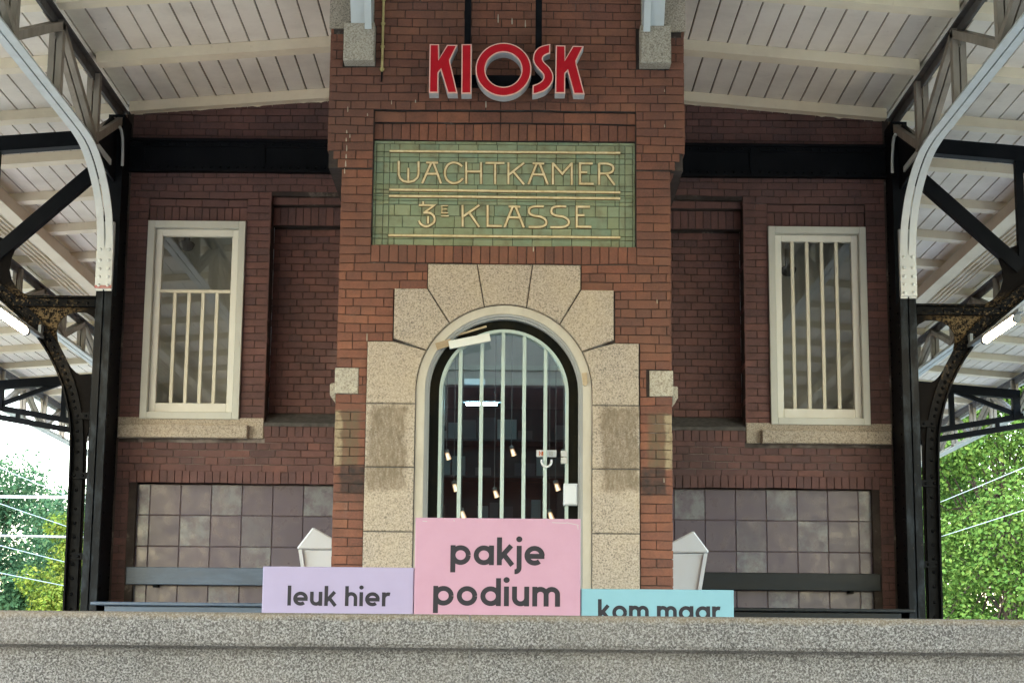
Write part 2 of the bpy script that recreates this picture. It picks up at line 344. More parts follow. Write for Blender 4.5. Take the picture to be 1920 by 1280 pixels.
t = NT('bark'); M_BARK = t.out((.06,.045,.032), .9)
def glass_mat(name, tint, boost):
    t = NT(name); t.n.remove(t.b)
    tr = t.nd('ShaderNodeBsdfTransparent'); tr.inputs[0].default_value = (*tint, 1)
    gl = t.nd('ShaderNodeBsdfGlossy'); gl.inputs['Roughness'].default_value = .015
    fr = t.nd('ShaderNodeFresnel'); fr.inputs[0].default_value = 1.5
    f = t.math('ADD', t.math('MULTIPLY', fr.outputs[0], 1.2), boost, True)
    mx = t.nd('ShaderNodeMixShader'); t.l.new(f, mx.inputs[0]); t.l.new(tr.outputs[0], mx.inputs[1]); t.l.new(gl.outputs[0], mx.inputs[2])
    t.l.new(mx.outputs[0], t.n['Material Output'].inputs[0]); return t.m
M_GLASS = glass_mat('window glass', (.85,.85,.80), .12)
M_DGLASS = glass_mat('door glass', (.80,.88,.88), .12)
def emis(name, col, st):
    t = NT(name); t.b.inputs['Emission Color'].default_value = (*col, 1); t.b.inputs['Emission Strength'].default_value = st; return t.out((.8,.8,.8), .5)
M_TUBE = emis('lit warm tube', (1,.80,.52), 9); M_TUBE2 = emis('lit cool tube', (.42,.86,1), 8); M_TUBE3 = emis('dim blue light', (.35,.75,.9), .045); M_TUBE4 = emis('lobby fill light', (.88,.97,1), 3.6); M_RIMW = emis('glowing shade', (1,.42,.10), .06); M_SPOT = emis('lit spot', (1,.80,.52), .22)
t = NT('grey plaster'); M_PLAST = t.out(t.ramp(t.noise(2,4), [(.3,(.60,.59,.54)),(.7,(.72,.71,.66))]), .8)
t = NT('sea grey plaster'); M_PLAST2 = t.out(t.ramp(t.noise(2,4), [(.3,(.36,.40,.39)),(.7,(.44,.48,.47))]), .7)
t = NT('dark shop'); M_DARK = t.out((.20,.225,.225), .7)
t = NT('shelf dark'); M_SHELF = t.out((.085,.085,.085), .6)
t = NT('packaging'); M_PACK = t.out(t.ramp(t.island(), [(0,(.45,.42,.39)),(.3,(.16,.14,.14)),(.6,(.34,.25,.16)),(.8,(.09,.11,.14)),(1,(.62,.60,.55))]), .6)
t = NT('wire metal'); M_WIRE = t.out((.42,.46,.48), .5)
t = NT('galvanised'); M_GALV = t.out((.22,.24,.25), .5)
t = NT('roofing'); M_ROOF = t.out((.10,.10,.105), .8)

ZR = lambda x: 5.045-.0803*abs(x)          # underside of the canopy cross beams
# ---------------------------------------------------------------- bricks as geometry
CH, BL, J = .0645, .2225, .0048
def bricks(mb, u0, u1, v0, v1, O, U, V, N, excl=(), bond='cross', anchor='l', phase=0, jit=.0022, depth=.02, ch=CH, bl=BL, vbase=None):
    """real bricks on a wall plane: point = O + U*u + V*v, facing N. excl: (u0,u1,v0,v1) holes."""
    O, U, V, N = Vector(O), Vector(U), Vector(V), Vector(N)
    wob = lambda x, y: .0026*math.sin(3.7*x+8.3*y)+.0022*math.sin(10.3*x-21*y+1)
    def brick(a, b, c, d):
        if b-a < .018 or d-c < .012: return
        o = random.uniform(-jit, jit); e = .0022
        a += J/2; b -= J/2; c += J/2; d -= J/2
        k = [random.uniform(-.002, .002) for _ in range(8)]
        q = [(a+e+k[0],c+e+k[1]),(b-e+k[2],c+e+k[3]),(b-e+k[4],d-e+k[5]),(a+e+k[6],d-e+k[7])]; p = [(a,c),(b,c),(b,d),(a,d)]
        q = [(x, y+wob(x, y)) for x, y in q]; p = [(x, y+wob(x, y)) for x, y in p]
        vs = [O+U*x+V*y+N*o for x, y in q]+[O+U*x+V*y+N*(o-e*1.3) for x, y in p]+[O+U*x+V*y-N*depth for x, y in p]
        fs = [(0,1,2,3)]
        for i in range(4):
            j = (i+1) % 4; fs += [(i,4+i,4+j,j),(4+i,8+i,8+j,4+j)]
        mb.add(vs, fs)
    if bond == 'soldier':
        n = max(1, round((u1-u0)/.066)); s = (u1-u0)/n
        for i in range(n): brick(u0+i*s, u0+(i+1)*s, v0, v1)
        return
    vb = v0 if vbase is None else vbase
    k = math.floor((v0-vb)/ch+1e-6)
    while vb+k*ch < v1-1e-4:
        c, d = max(v0, vb+k*ch), min(v1, vb+(k+1)*ch); row = k+phase; k += 1
        iv = [(u0, u1)]
        for (a, b, e, f) in excl:
            if min(d, f)-max(c, e) > (d-c)*.35:
                nv = []
                for (p, q) in iv:
                    if b <= p or a >= q: nv.append((p, q)); continue
                    if a > p: nv.append((p, a))
                    if b < q: nv.append((b, q))
                iv = nv
        for (p, q) in iv:
            L = bl if (row % 2 == 0) else bl/2
            off = 0 if row % 2 == 0 else -bl/4
            if row % 4 == 2: off += bl/2
            if q-p < bl*1.15:       # a narrow pier: one stretcher or two headers
                parts = [p, q] if row % 2 == 0 else [p, (p+q)/2, q]
            else:
                base = p if anchor == 'l' else q
                parts = [p]; x = math.floor((p-u0-off)/L)*L+u0+off
                if anchor == 'r': x = u1-off-math.ceil((u1-off-p)/L)*L
                while x < q-1e-4:
                    x += L
                    if x > p+.03 and x < q-.03: parts.append(x)
                parts.append(q)
            for i in range(len(parts)-1): brick(parts[i], parts[i+1], c, d)
X_, Z_, NY = (1,0,0), (0,0,1), (0,-1,0)

# ---------------------------------------------------------------- ground
g = MB(); g.add([(-400,-200,-1.72),(400,-200,-1.72),(400,600,-1.72),(-400,600,-1.72)], [(0,1,2,3)])
tag(g.build('ground', M_GROUND), 'ground of soil and grass beside the tracks', 'ground', kind='structure')
g = MB().box(-8.9, 8.9, -4.78, 70, -1.7, 0)
tag(g.build('platform', M_PAVE), 'paved station platform behind the parapet', 'platform', kind='structure')
g = MB().box(-14, 14, -40, -5.2, -1.80, -1.70)
tag(g.build('forecourt_paving', M_PAVE), 'light paving in front of the parapet', 'paving', kind='structure')

# ---------------------------------------------------------------- granite parapet in front
pp = empty('granite_parapet', (0,-4.9,-1.7), 'speckled grey granite parapet with a projecting coping across the foreground', 'wall')
def cope(x0, x1):
    prof = [(-4.60,.085),(-4.63,.10),(-4.915,.10),(-4.935,.092),(-4.945,.075),(-4.945,-.030),(-4.935,-.045),(-4.905,-.052),(-4.885,-.060),(-4.872,-.074),(-4.866,-.09),(-4.60,-.09)]
    return MB().prism(prof, 'x', x0, x1)
JX = -.117
cope(-9, JX-.004).build('coping_stone', M_PARA, pp, fix=True); cope(JX+.004, 9).build('coping_stone', M_PARA, pp, fix=True)
MB().box(-9, JX-.004, -4.866, -4.6, -1.7, -.0904).build('base_stone', M_PARA, pp); MB().box(JX+.004, 9, -4.866, -4.6, -1.7, -.0904).build('base_stone', M_PARA, pp)
MB().prism([(-4.61,.083),(-4.63,.098),(-4.915,.098),(-4.933,.09),(-4.943,.074),(-4.943,-.030),(-4.933,-.044),(-4.903,-.051),(-4.864,-.09),(-4.864,-1.7),(-4.61,-1.7)], 'x', JX-.0042, JX+.0042).build('joint', M_JNT, pp, fix=True)

# ---------------------------------------------------------------- station building
bd = empty('station_building', (0,2.8,0), 'dark brick station building with a projecting arched porch, two barred windows and tiled bench niches', 'building')
AZ, AR = 1.846, .635                  # arch spring line and outer radius
PT = 5.4                               # porch top
# porch front brickwork
mb = MB()
arch_ex = [(-.99,.98,0,2.2),(-.81,.80,0,2.6),(-.565,.555,0,2.785)]
sm_ex = [(-1.23,-1.052,1.82,2.01),(1.03,1.23,1.82,2.01)]
bricks(mb, -1.215, 1.21, 0, 3.505, (0,0,0), X_, Z_, NY, arch_ex+sm_ex+[(-.985,.96,2.80,3.505)], vbase=.012)
for i, xo in enumerate((1.245, 1.28)):
    bricks(mb, -xo, xo, 3.505+i*.0645, 3.505+(i+1)*.0645, (0,0,0), X_, Z_, NY, [(-.985,.96,2.8,3.955)], phase=i, ch=.0645)
bricks(mb, -1.325, 1.315, 3.634, PT, (0,0,0), X_, Z_, NY, [(-.985,.96,2.8,3.955),(-1.225,-.983,4.285,4.585),(.963,1.205,4.285,4.585),(-1.34,-1.0,4.575,PT),(1.0,1.34,4.575,PT)], phase=2)
bricks(mb, -.985, .96, 2.79, 2.925, (0,0,0), X_, Z_, NY, bond='soldier')
bricks(mb, -.985, .96, 3.868, 3.952, (0,.03,0), X_, Z_, NY, [], phase=0, ch=.084, bl=.235)
bricks(mb, -.985, .96, 3.738, 3.866, (0,.055,0), X_, Z_, NY, bond='soldier')
for s in (-1, 1):                       # side walls of the porch
    U = (0,-s,0) if s < 0 else (0,1,0); O = (s*1.2125,0,0); N = (s,0,0); u0, u1 = (-2.8,0) if s < 0 else (0,2.8)
    U = (0,-1,0) if s < 0 else (0,1,0)
    bricks(mb, u0, u1, 0, 3.505, O, U, Z_, N, vbase=.012)
    bricks(mb, u0, u1, 3.634, PT, (s*1.32,0,0), U, Z_, N, phase=2)
    for i, xo in enumerate((1.245, 1.28)): bricks(mb, u0, u1, 3.505+i*.0645, 3.505+(i+1)*.0645, (s*xo,0,0), U, Z_, N, phase=i)
mb.build('porch_brickwork', M_BRICK, bd)
# porch wall core behind the bricks (mortar shows in the joints)
mb = MB()
for x0, x1, z0, z1, y in ((-1.205,-.62,0,2.79,.008),(.62,1.205,0,2.79,.008),(-.62,.62,2.45,2.79,.008),(-1.205,1.205,2.79,3.505,.085),(-1.205,-.983,2.79,3.505,.008),(.958,1.205,2.79,3.505,.008),(-.983,.958,2.79,2.924,.008),
        (-1.312,-.983,3.505,PT,.008),(.958,1.305,3.505,PT,.008),(-.983,.958,3.954,PT,.008),(-.983,.958,3.505,3.954,.085),(-.983,.958,3.867,3.953,.04),(-.983,.958,3.737,3.866,.064)):
    mb.box(x0, x1, y, .2 if z1 < 2.8 and abs(x0) < 1.21 and y < .01 else .3, z0, z1)
for s in (-1, 1):
    mb.box(s*1.205, s*1.1, .3, 2.75, 0, 3.505); mb.box(s*1.312, s*1.1, .3, 2.75, 3.506, PT)
mb.build('porch_wall', M_MORTAR, bd)

rd = random.Random(21)
for (px, py, h_) in ((652,205,10),(650,247,6),(649,262,7),(656,255,7),(650,278,12),(649,293,8),(648,307,11),(646,321,9),(779,190,6),(1221,44,8),(1246,170,5),(1246,236,5),(689,215,5),(734,192,8),(1000,467,9),(1232,565,8),(688,632,14),(1245,900,8),(911,196,12),(934,35,16),(960,40,12),(985,45,14)):
    p = at(px, py, -.005); z = p.z; wd = rd.uniform(.003,.006); hz = h_*.0042/2
    MB().prism([(p.x-wd*.4,z+hz),(p.x+wd*.5,z+hz*.9),(p.x+wd,z-hz*.5),(p.x+wd*.6,z-hz),(p.x-wd*.7,z-hz*.9),(p.x-wd*.8,z)], 'y', -.006, 0).build('paint_drip', M_DRIP, bd, fix=True)
for s in (-1, 1):
    up = [(1.33+i*.0517, ZR(1.33+i*.0517)+.02) for i in range(40)]; lo = [(x, ZR(x)-abs(rd.gauss(.002,.003))-(.010 if rd.random() < .08 else 0)) for x, _ in up]
    mb = MB()
    for i in range(39): mb.add([(s*lo[i][0],2.785,lo[i][1]),(s*lo[i+1][0],2.785,lo[i+1][1]),(s*up[i+1][0],2.785,up[i+1][1]),(s*up[i][0],2.785,up[i][1])], [(0,1,2,3)])
    mb.build('ragged_paint_edge', M_PURLIN, bd)

# granite arch blocks
def archpt(px, py): p = at(px, py, -.02); return (p.x, p.z)
def ap(ang, r=AR): return (r*math.cos(R_(ang)), AZ+r*math.sin(R_(ang)))
def ang_of(px, py): x, z = archpt(px, py); return math.degrees(math.atan2(z-AZ, x))
a1, a2, a3, a4, a5, a6 = 103.5, 75.5, 129, 51, 152.5, 27.5
def jo(ang, r): return ap(ang, r)
def ann(b, a, n=10): return [ap(a+(b-a)*i/n) for i in range(n+1)]
st = []
st.append([(-.205,2.782),(.20,2.782)]+ann(a1, a2))
st.append([(-.565,2.782),(-.205,2.782)]+ann(a3, a1)+[(-.565,2.60)])
st.append([(.20,2.782),(.553,2.782),(.553,2.60)]+ann(a2, a4))
st.append([(-.806,2.598),(-.565,2.598)]+ann(a5, a3)+[(-.806,2.225)])
st.append([(.555,2.598),(.795,2.598),(.795,2.225)]+ann(a4, a6))
zc = 1.749
st.append([(-.993,2.205),(-.806,2.205)]+ann(180, a5)+[(-AR,zc),(-.993,zc)])
st.append([(.795,2.205),(.976,2.205),(.976,zc),(AR,zc)]+ann(a6, 0))
for s, xe in ((-1, .993), (1, .979)):
    for z0, z1 in ((1.29, zc), (.83, 1.29), (.37, .83), (0, .37)):
        st.append([(s*xe,z0),(s*AR,z0),(s*AR,z1),(s*xe,z1)])
for pts in st:
    n = len(pts); ar = sum(pts[i][0]*pts[(i+1)%n][1]-pts[(i+1)%n][0]*pts[i][1] for i in range(n))
    if ar < 0: pts = pts[::-1]
    q = [pts[0]]
    for p in pts[1:]:
        if (Vector(p)-Vector(q[-1])).length > .004: q.append(p)
    q = offset(q, .0035)
    MB().prism(q, 'y', -.022, .19, ch=.006).build('arch_stone', M_GRAN, bd, fix=True)
MB().box(-.99, -AR-.003, -.012, .0, 0, 2.19).build('stone_joint', M_CEM, bd); MB().box(AR+.003, .975, -.012, .0, 0, 2.19).build('stone_joint', M_CEM, bd)
for s in (-1, 1):                       # small corner stones with their side lugs
    x0, x1 = s*1.052, s*1.222
    MB().bbox(x0, x1, -.008, .2, 1.82, 2.008, .005).build('corner_stone', M_GRANB, bd)
    MB().prism([(s*1.222,1.83),(s*1.222,1.765),(s*1.262,1.82),(s*1.262,1.895),(s*1.252,1.905),(s*1.222,1.905)], 'y', .06, .32).build('corner_lug', M_GRANB, bd, fix=True)
    # corbel stone, strut of the raised roof and the granite course behind it
    MB().bbox(s*.985, s*1.212, -.14, .1, 4.288, 4.58, .008).build('corbel_stone', M_GRANB, bd)
    MB().box(s*1.0, s*1.332, -.012, .2, 4.578, PT).build('pad_stone', M_GRANS, bd)
    k = MB(); k.bar((s*1.085,-.075,4.585), (s*1.085,-.95,5.65), .15, .11, (0,-1,-1)); k.bar((s*1.03,-.04,4.585), (s*1.03,-.60,5.65), .05, .30, (0,-1,-1))
    k.build('roof_strut', M_IRONW, bd)
    k = MB().box(s*1.1-.075, s*1.1+.075, -.13, -.02, 4.58, 4.586)
    k.build('strut_shoe', M_LINTEL, bd)

# ---- green tiled name panel
tp = MB().box(-.984, .957, .072, .084, 2.926, 3.734).build('name_panel', M_GROUT, bd, 'green glazed tile panel with gold lettering above the door')
def zx(x, y): p = at(690+x/3.692, 240+y/3.692, .06); return p.x, p.z
mb = MB()
def tile(x0, x1, z0, z1, y=.066): 
    if x1-x0 > .012: mb.bbox(x0+.0018, x1-.0018, y+random.uniform(-.001,.001), .075, z0+.0018, z1-.0018, .0025)
PX0, PX1, ZT, ZB = -.984, .957, 3.733, 2.927
def zrow(y): return ZT-(y-75)/(818-75)*(ZT-ZB)
rows = [(75,97,140,0),(97,152,134,.5),(152,190,134,.5),(190,228,134,.5),(228,302,88,.2),(302,383,110,.6),(383,420,134,.5),(420,448,134,.5),(448,466,134,.5),(466,496,134,.5),(496,524,134,.5),(524,602,100,.3),(602,684,120,.7),(684,735,134,.3),(735,764,134,.3),(764,818,134,.3)]
zs = (ZT-ZB)/743
for (ya, yb, wd, ph) in rows:
    z1, z0 = zrow(ya), zrow(yb); xl, xr = PX0, PX1
    if ya > 80:
        for wl in (18, 52, 40): tile(xl, xl+wl*zs, z0, z1, .060 if wl == 18 else .066); xl += wl*zs
        for wl in (18, 52, 40): tile(xr-wl*zs, xr, z0, z1, .060 if wl == 18 else .066); xr -= wl*zs
    x = xl
    first = True
    while x < xr-1e-4:
        L = wd*zs*(ph if first and ph else 1); first = False
        if wd not in (134, 140): L *= random.uniform(.75, 1.3)
        x1 = min(xr, x+L)
        if xr-x1 < .02: x1 = xr
        tile(x, x1, z0, z1); x = x1
mb.build('glazed_tiles', M_GTILE, tp)
LET = [
 [(213,230),(213,322),(222,348),(245,368),(281,376),(318,366),(342,345),(350,320),(350,232)], [(279,278),(279,374)],
 [(403,240),(485,242)], [(436,245),(375,384)], [(455,245),(505,385)], [(404,318),(482,318)],
 smooth_path([(652,266),(625,247),(585,241),(548,262),(532,310),(545,357),(585,382),(630,374),(656,350)]),
 [(680,236),(680,386)], [(783,238),(783,388)], [(680,302),(783,302)],
 [(813,243),(945,244)], [(880,244),(880,388)],
 [(972,240),(972,390)], [(1080,242),(975,325)], [(1005,302),(1080,391)],
 [(1140,246),(1220,248)], [(1167,250),(1110,391)], [(1190,250),(1245,393)], [(1142,322),(1216,324)],
 [(1280,242),(1280,393)], [(1280,245),(1345,318),(1410,245)], [(1410,242),(1410,395)],
 [(1468,240),(1468,394)], [(1468,247),(1555,248)], [(1468,308),(1517,308)], [(1468,387),(1562,388)],
 [(1600,245),(1600,395)], smooth_path([(1600,249),(1655,249),(1690,262),(1698,283),(1688,305),(1655,316),(1600,316)],4), [(1650,318),(1707,395)],
 [(352,535),(458,537),(385,590)], smooth_path([(385,588),(430,590),(458,615),(455,655),(408,682),(368,668),(352,642)],5), [(416,612),(416,662)], [(382,510),(382,530)],
 [(655,535),(655,686)], [(770,535),(662,612)], [(700,585),(770,686)],
 [(828,535),(828,686)], [(828,679),(926,680)],
 [(973,545),(1054,547)], [(1000,550),(944,689)], [(1024,550),(1079,690)], [(974,620),(1050,622)],
 smooth_path([(1217,545),(1150,545),(1119,558),(1117,590),(1147,608),(1195,616),(1231,640),(1229,670),(1192,686),(1112,687)],4),
 smooth_path([(1372,545),(1305,545),(1274,558),(1272,590),(1302,608),(1352,616),(1387,640),(1385,670),(1347,687),(1262,688)],4),
 [(1445,540),(1445,691)], [(1445,547),(1537,547)], [(1445,606),(1498,605)], [(1445,684),(1546,686)] ]
SMALL = [[(512,537),(512,592)], [(506,540),(555,540)], [(512,564),(548,564)], [(506,589),(555,589)], [(505,611),(560,611)]]
LINES = [[(150,162),(1746,175)], [(148,429),(1746,448)], [(146,472),(1746,490)], [(142,744),(1746,760)]]
go = MB(); gb = MB()
for k, pth in enumerate(LET+SMALL+LINES):
    p = [zx(*q) for q in pth]; e = k*.00012; wd = .0148 if k < len(LET) else (.007 if k < len(LET)+len(SMALL) else .0145)
    go.ribbon(p, wd, .056-e, .066); gb.ribbon(p, wd+.009, .0615-e*.4, .066)
go.build('gold_lettering', M_GOLD, tp); gb.build('lettering_outline', M_GOLDB, tp)

# ---- arched door
def ring(mb, ro, ri, y0, y1, zb=0, n=40):
    out = [(ro,zb)]+arc(0, AZ, ro, 0, 180, n)+[(-ro,zb)]; inn = [(ri,zb)]+arc(0, AZ, ri, 0, 180, n)+[(-ri,zb)]
    k = len(out); vs = [(x,y0,z) for x,z in out]+[(x,y0,z) for x,z in inn]+[(x,y1,z) for x,z in out]+[(x,y1,z) for x,z in inn]; fs = []
    for i in range(k-1): fs += [(i,k+i,k+i+1,i+1),(k+i,3*k+i,3*k+i+1,k+i+1),(i,i+1,2*k+i+1,2*k+i),(2*k+i,2*k+i+1,3*k+i+1,3*k+i)]
    return mb.add(vs, fs)
dr = ring(MB(), AR-.002, .572, .005, .16).build('door', M_DOORF, bd, 'arched glazed door with five vertical bars', fix=True)
ring(ring(MB(), .5725, .556, .022, .16), .556, .540, .045, .16).build('moulding', M_DOORG, dr, fix=True)
ring(MB(), .541, .47, .10, .2).build('leaf_frame', M_DOORB, dr, fix=True)
ring(MB(), .47, .447, .075, .16).build('bar_arch', M_TEAL, dr, fix=True)
for x in (-.318, -.163, -.008, .147, .302):
    zt = AZ+math.sqrt(.45**2-x*x); MB().bbox(x-.0135, x+.0135, .088, .112, 0, zt, .003).build('bar', M_TEAL, dr)
MB().add([(x,.15,z) for x,z in [(.468,0)]+arc(0, AZ, .468, 0, 180, 40)+[(-.468,0)]], [tuple(range(43))]).build('pane', M_DGLASS, dr)
bp = MB(); A, B_ = at(842,647,-.03), at(919,632,-.03); bp.bar(A, B_, .03, .058, (0,0,1)); 
bp.build('broken_trim_board', M_SASH, dr)
bp = MB(); A, B_ = at(818,650,.0), at(846,641,.0); bp.bar(A, B_, .02, .05, (0,0,1)); A, B_ = at(838,634,.06), at(912,612,.09); bp.bar(A, B_, .02, .014, (0,0,1)); bp.build('trim_splinter', M_WOOD, dr)
p = at(1096,711,.0); MB().prism([(p.x-.02,p.z+.045),(p.x+.016,p.z+.05),(p.x+.022,p.z-.03),(p.x+.008,p.z-.05),(p.x-.012,p.z-.04)], 'y', -.01, .02).build('bare_wood_patch', M_WOOD, dr, fix=True)
MB().bbox(.435, .535, .03, .11, 1.035, 1.19, .01).build('lock_box', M_WHITE, dr)
nx = MB().box(.24, .385, .140, .147, 1.392, 1.442).build('age_sticker', M_WHITE, dr)
tx = MB()
def strokes(mb, paths, x0, z0, s, wd, y, yb):
    for k, pth in enumerate(paths): mb.ribbon([(x0+a*s, z0+b*s) for a, b in pth], wd, y-k*.0002, yb)
strokes(tx, [[(0,0),(0,1),(.6,0),(.6,1)], [(.85,0),(.85,1)], [(1.1,0),(1.7,1)], [(1.1,1),(1.7,0)]], .262, 1.402, .029, .0075, .138, .142)
tx.build('print', M_ORANGE, nx)
tx = MB(); strokes(tx, [[(0,0),(0,1)], [q for q in arc(.5,.27,.25,0,360,14)], [q for q in arc(.5,.75,.21,0,360,14)]], .335, 1.402, .029, .006, .138, .142); tx.build('number_print', M_GREYP, nx)
MB().ribbon([(.312-.036,1.365)]+arc(.312,1.35,.036,180,360,14)+[(.312+.036,1.365)], .014, .07, .085).build('pull_handle', M_WHITE, dr)
MB().bbox(.415,.462,.062,.08,1.385,1.43,.004).bbox(.415,.462,.062,.08,1.335,1.38,.004).build('lock_plate', M_GREYP, dr)

# porch room behind the door: sea-grey lobby, a doorway, the dark shop with shelves
iw = MB()
def room(mb, x0, x1, y0, y1, z0, z1, front=False, back=True):
    v = [(x0,y0,z0),(x1,y0,z0),(x1,y1,z0),(x0,y1,z0),(x0,y0,z1),(x1,y0,z1),(x1,y1,z1),(x0,y1,z1)]
    f = [(0,1,2,3),(7,6,5,4),(1,2,6,5)[::-1],(3,0,4,7)[::-1]]
    if back: f.append((2,3,7,6)[::-1])
    if front: f.append((0,1,5,4)[::-1])
    return mb.add(v, f)
room(iw, -1.08, 1.08, .201, 2.0, .012, 2.75, back=False)
iw.box(-1.08,-.50,2.0,2.08,.012,2.75).box(.50,1.08,2.0,2.08,.012,2.75).box(-.50,.50,2.0,2.08,2.20,2.75)
iw.build('lobby_walls', M_PLAST2, bd)
MB().box(-.56,-.50,1.95,2.0,.012,2.26).box(.50,.56,1.95,2.0,.012,2.26).box(-.50,.50,1.95,2.0,2.20,2.26).box(-1.08,1.08,1.96,2.0,2.33,2.37).build('inner_door_frame', M_TEAL, bd)
iw = room(MB(), -1.19, 1.19, 2.08, 5.6, .012, 2.9); iw.build('shop_walls', M_DARK, bd)

# ---- wings: brickwork left and right
for s in (-1, 1):
    mb = MB(); fx = lambda a, b: (a, b) if s > 0 else (-b, -a)
    def ex(a, b, c, d): return (*fx(a, b), c, d)
    E = [ex(2.325,3.2,2.0,4.0), ex(1.2,2.107,1.85,4.032), ex(1.2,3.265,0,1.56), ex(2.10,3.39,1.838,2.022), ex(1.2,3.4,4.235,4.535)]
    u0, u1 = fx(1.22, 3.385)
    # roof line slopes: brick up to the eaves board
    ub = MB(); bricks(ub, u0, u1, 4.515, 4.775, (0,2.8,0), X_, Z_, NY, [ex(1.2,3.4,4.2,4.535)], anchor='l' if s > 0 else 'r', vbase=0)
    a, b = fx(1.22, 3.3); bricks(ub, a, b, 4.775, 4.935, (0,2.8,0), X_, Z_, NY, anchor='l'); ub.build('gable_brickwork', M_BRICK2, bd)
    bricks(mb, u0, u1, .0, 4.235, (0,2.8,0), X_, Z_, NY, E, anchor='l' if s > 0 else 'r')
    a, b = fx(2.325, 3.2); bricks(mb, a, b, 3.925, 3.995, (0,2.815,0), X_, Z_, NY, ch=.07, bl=.235); bricks(mb, a, b, 3.79, 3.925, (0,2.83,0), X_, Z_, NY, bond='soldier')
    a, b = fx(1.22, 2.107); bricks(mb, a, b, 3.962, 4.03, (0,2.86,0), X_, Z_, NY, ch=.068, bl=.235); bricks(mb, a, b, 3.79, 3.958, (0,2.93,0), X_, Z_, NY, bond='soldier')
    bricks(mb, a, b, 2.04, 3.79, (0,3.04,0), X_, Z_, NY, anchor='r' if s > 0 else 'l'); bricks(mb, a, b, 1.852, 1.978, (0,2.795,0), X_, Z_, NY, bond='soldier')
    a, b = fx(1.22, 3.265); bricks(mb, a, b, 1.447, 1.558, (0,2.795,0), X_, Z_, NY, bond='soldier')
    # reveals at the pier sides
    xs = s*2.107; Uo = (0,1,0) if s < 0 else (0,-1,0)
    bricks(mb, *( (2.8,3.05) if s < 0 else (-3.05,-2.8) ), 1.98, 4.03, (xs,0,0), Uo, Z_, (-s,0,0))
    xs = s*3.265; bricks(mb, *( (2.8,2.9) if s < 0 else (-2.9,-2.8) ), 0, 1.447, (xs,0,0), Uo, Z_, (-s,0,0))
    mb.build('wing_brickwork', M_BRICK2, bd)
    mb = MB()
    for x0, x1, z0, z1, y in ((3.2,3.375,0,4.772,2.808),(2.105,2.325,1.5,4.8,2.808),(2.325,3.2,0,2.0,2.9),(2.325,3.2,1.56,2.0,2.808),(2.33,3.197,3.79,4.0,2.84),(2.325,3.2,4.0,4.77,2.808),(1.22,2.105,4.032,4.9,2.808),(1.22,2.105,1.5,4.032,3.048),(1.22,2.105,3.79,3.96,2.938),(1.22,2.105,3.961,4.031,2.868),(1.22,2.105,1.5,1.978,2.808),(1.22,3.2,0,1.5,2.9),(3.26,3.375,0,1.56,2.81)):
        mb.box(s*x0, s*x1, y, 3.02 if y < 3 else 3.12, z0, z1)
    mb.prism([(s*1.22,4.5),(s*3.40,4.5),(s*3.40,ZR(3.40)+.11),(s*1.22,ZR(1.22)+.11)], 'y', 2.87, 3.03); mb.box(s*3.375, s*3.45, 2.795, 3.0, 0, 4.8)
    mb.build('wing_wall', M_MORTAR, bd)
    mb = MB().prism([(2.785,1.98),(3.045,2.10),(3.045,1.95),(2.785,1.95)], 'x', s*1.22, s*2.105); mb.build('niche_sill', M_CEM, bd, fix=True)
    # bench niche tiles
    mb = MB()
    xx = [1.47-.268*1+.012, 1.482, 1.75, 2.018, 2.286, 2.554, 2.822, 3.09, 3.262]; zz = [1.445-.27*i for i in range(6)]+[0]
    for i in range(len(xx)-1):
        for j in range(len(zz)-1):
            a, b = sorted((s*xx[i], s*xx[i+1])); mb.bbox(a+.0025, b-.0025, 2.878+random.uniform(-.0012,.0012), 2.89, zz[j+1]+.0025, zz[j]-.0025, .004)
    mb.build('wall_tiles', M_MTILE, bd); MB().box(s*1.22, s*3.263, 2.8845, 2.898, 0, 1.446).build('tile_bed', M_MJOINT, bd)
    # steel lintel beam
    mb = MB(); xa, xb = s*1.5, s*3.42; mb.box(xa, xb, 2.775, 2.80, 4.24, 4.53).box(xa, xb, 2.725, 2.80, 4.232, 4.255).box(xa, xb, 2.725, 2.80, 4.512, 4.535).box(xa,xb,2.758,2.776,4.255,4.30).box(xa,xb,2.758,2.776,4.468,4.512)
    for x in (2.22, 3.30): mb.box(s*x-.045, s*x+.045, 2.755, 2.776, 4.26, 4.51)
    for i in range(24): 
        for z in (4.278, 4.49): mb.dome((s*(1.56+i*.078), 2.758, z), NY, .012, 6)
    mb.build('lintel_beam', M_LINTEL, bd)
    # sill stones
    MB().bbox(s*2.108, s*3.384, 2.787, 2.95, 1.84, 2.021, .006).build('sill_stone', M_GRANS, bd)
    MB().bbox(s*2.24, s*3.37, 2.725, 2.95, 1.835, 1.953, .008).build('sill', M_GRANS, bd)
    # window
    xa, xb = 2.327, 3.198; za, zb = 2.006, 3.786
    def frame(mb, a, b, c, d, w_, y0, y1, wb=None):
        wb = wb or w_
        mb.bbox(s*a, s*(a+w_), y0, y1, c, d, .004); mb.bbox(s*(b-w_), s*b, y0, y1, c, d, .004)
        mb.bbox(s*(a+w_), s*(b-w_), y0+.001, y1, c, c+wb, .004); mb.bbox(s*(a+w_), s*(b-w_), y0+.001, y1, d-w_, d, .004); return mb
    lab = 'left window with a half height cream grille' if s < 0 else 'right window with four full height cream bars'
    wn = frame(MB(), xa, xb, za, zb, .062, 2.77, 2.93).build('window', M_FRAME, bd, lab)
    frame(MB(), xa+.064, xb-.064, za+.064, zb-.064, .060, 2.835, 2.90, .085).build('sash', M_SASH, wn)
    ga, gb_, gc, gd = xa+.124, xb-.124, za+.149, zb-.124
    MB().add([(s*ga,2.868,gc),(s*gb_,2.868,gc),(s*gb_,2.868,gd),(s*ga,2.868,gd)], [(0,1,2,3)]).build('pane', M_GLASS, wn)
    top = 3.145 if s < 0 else gd
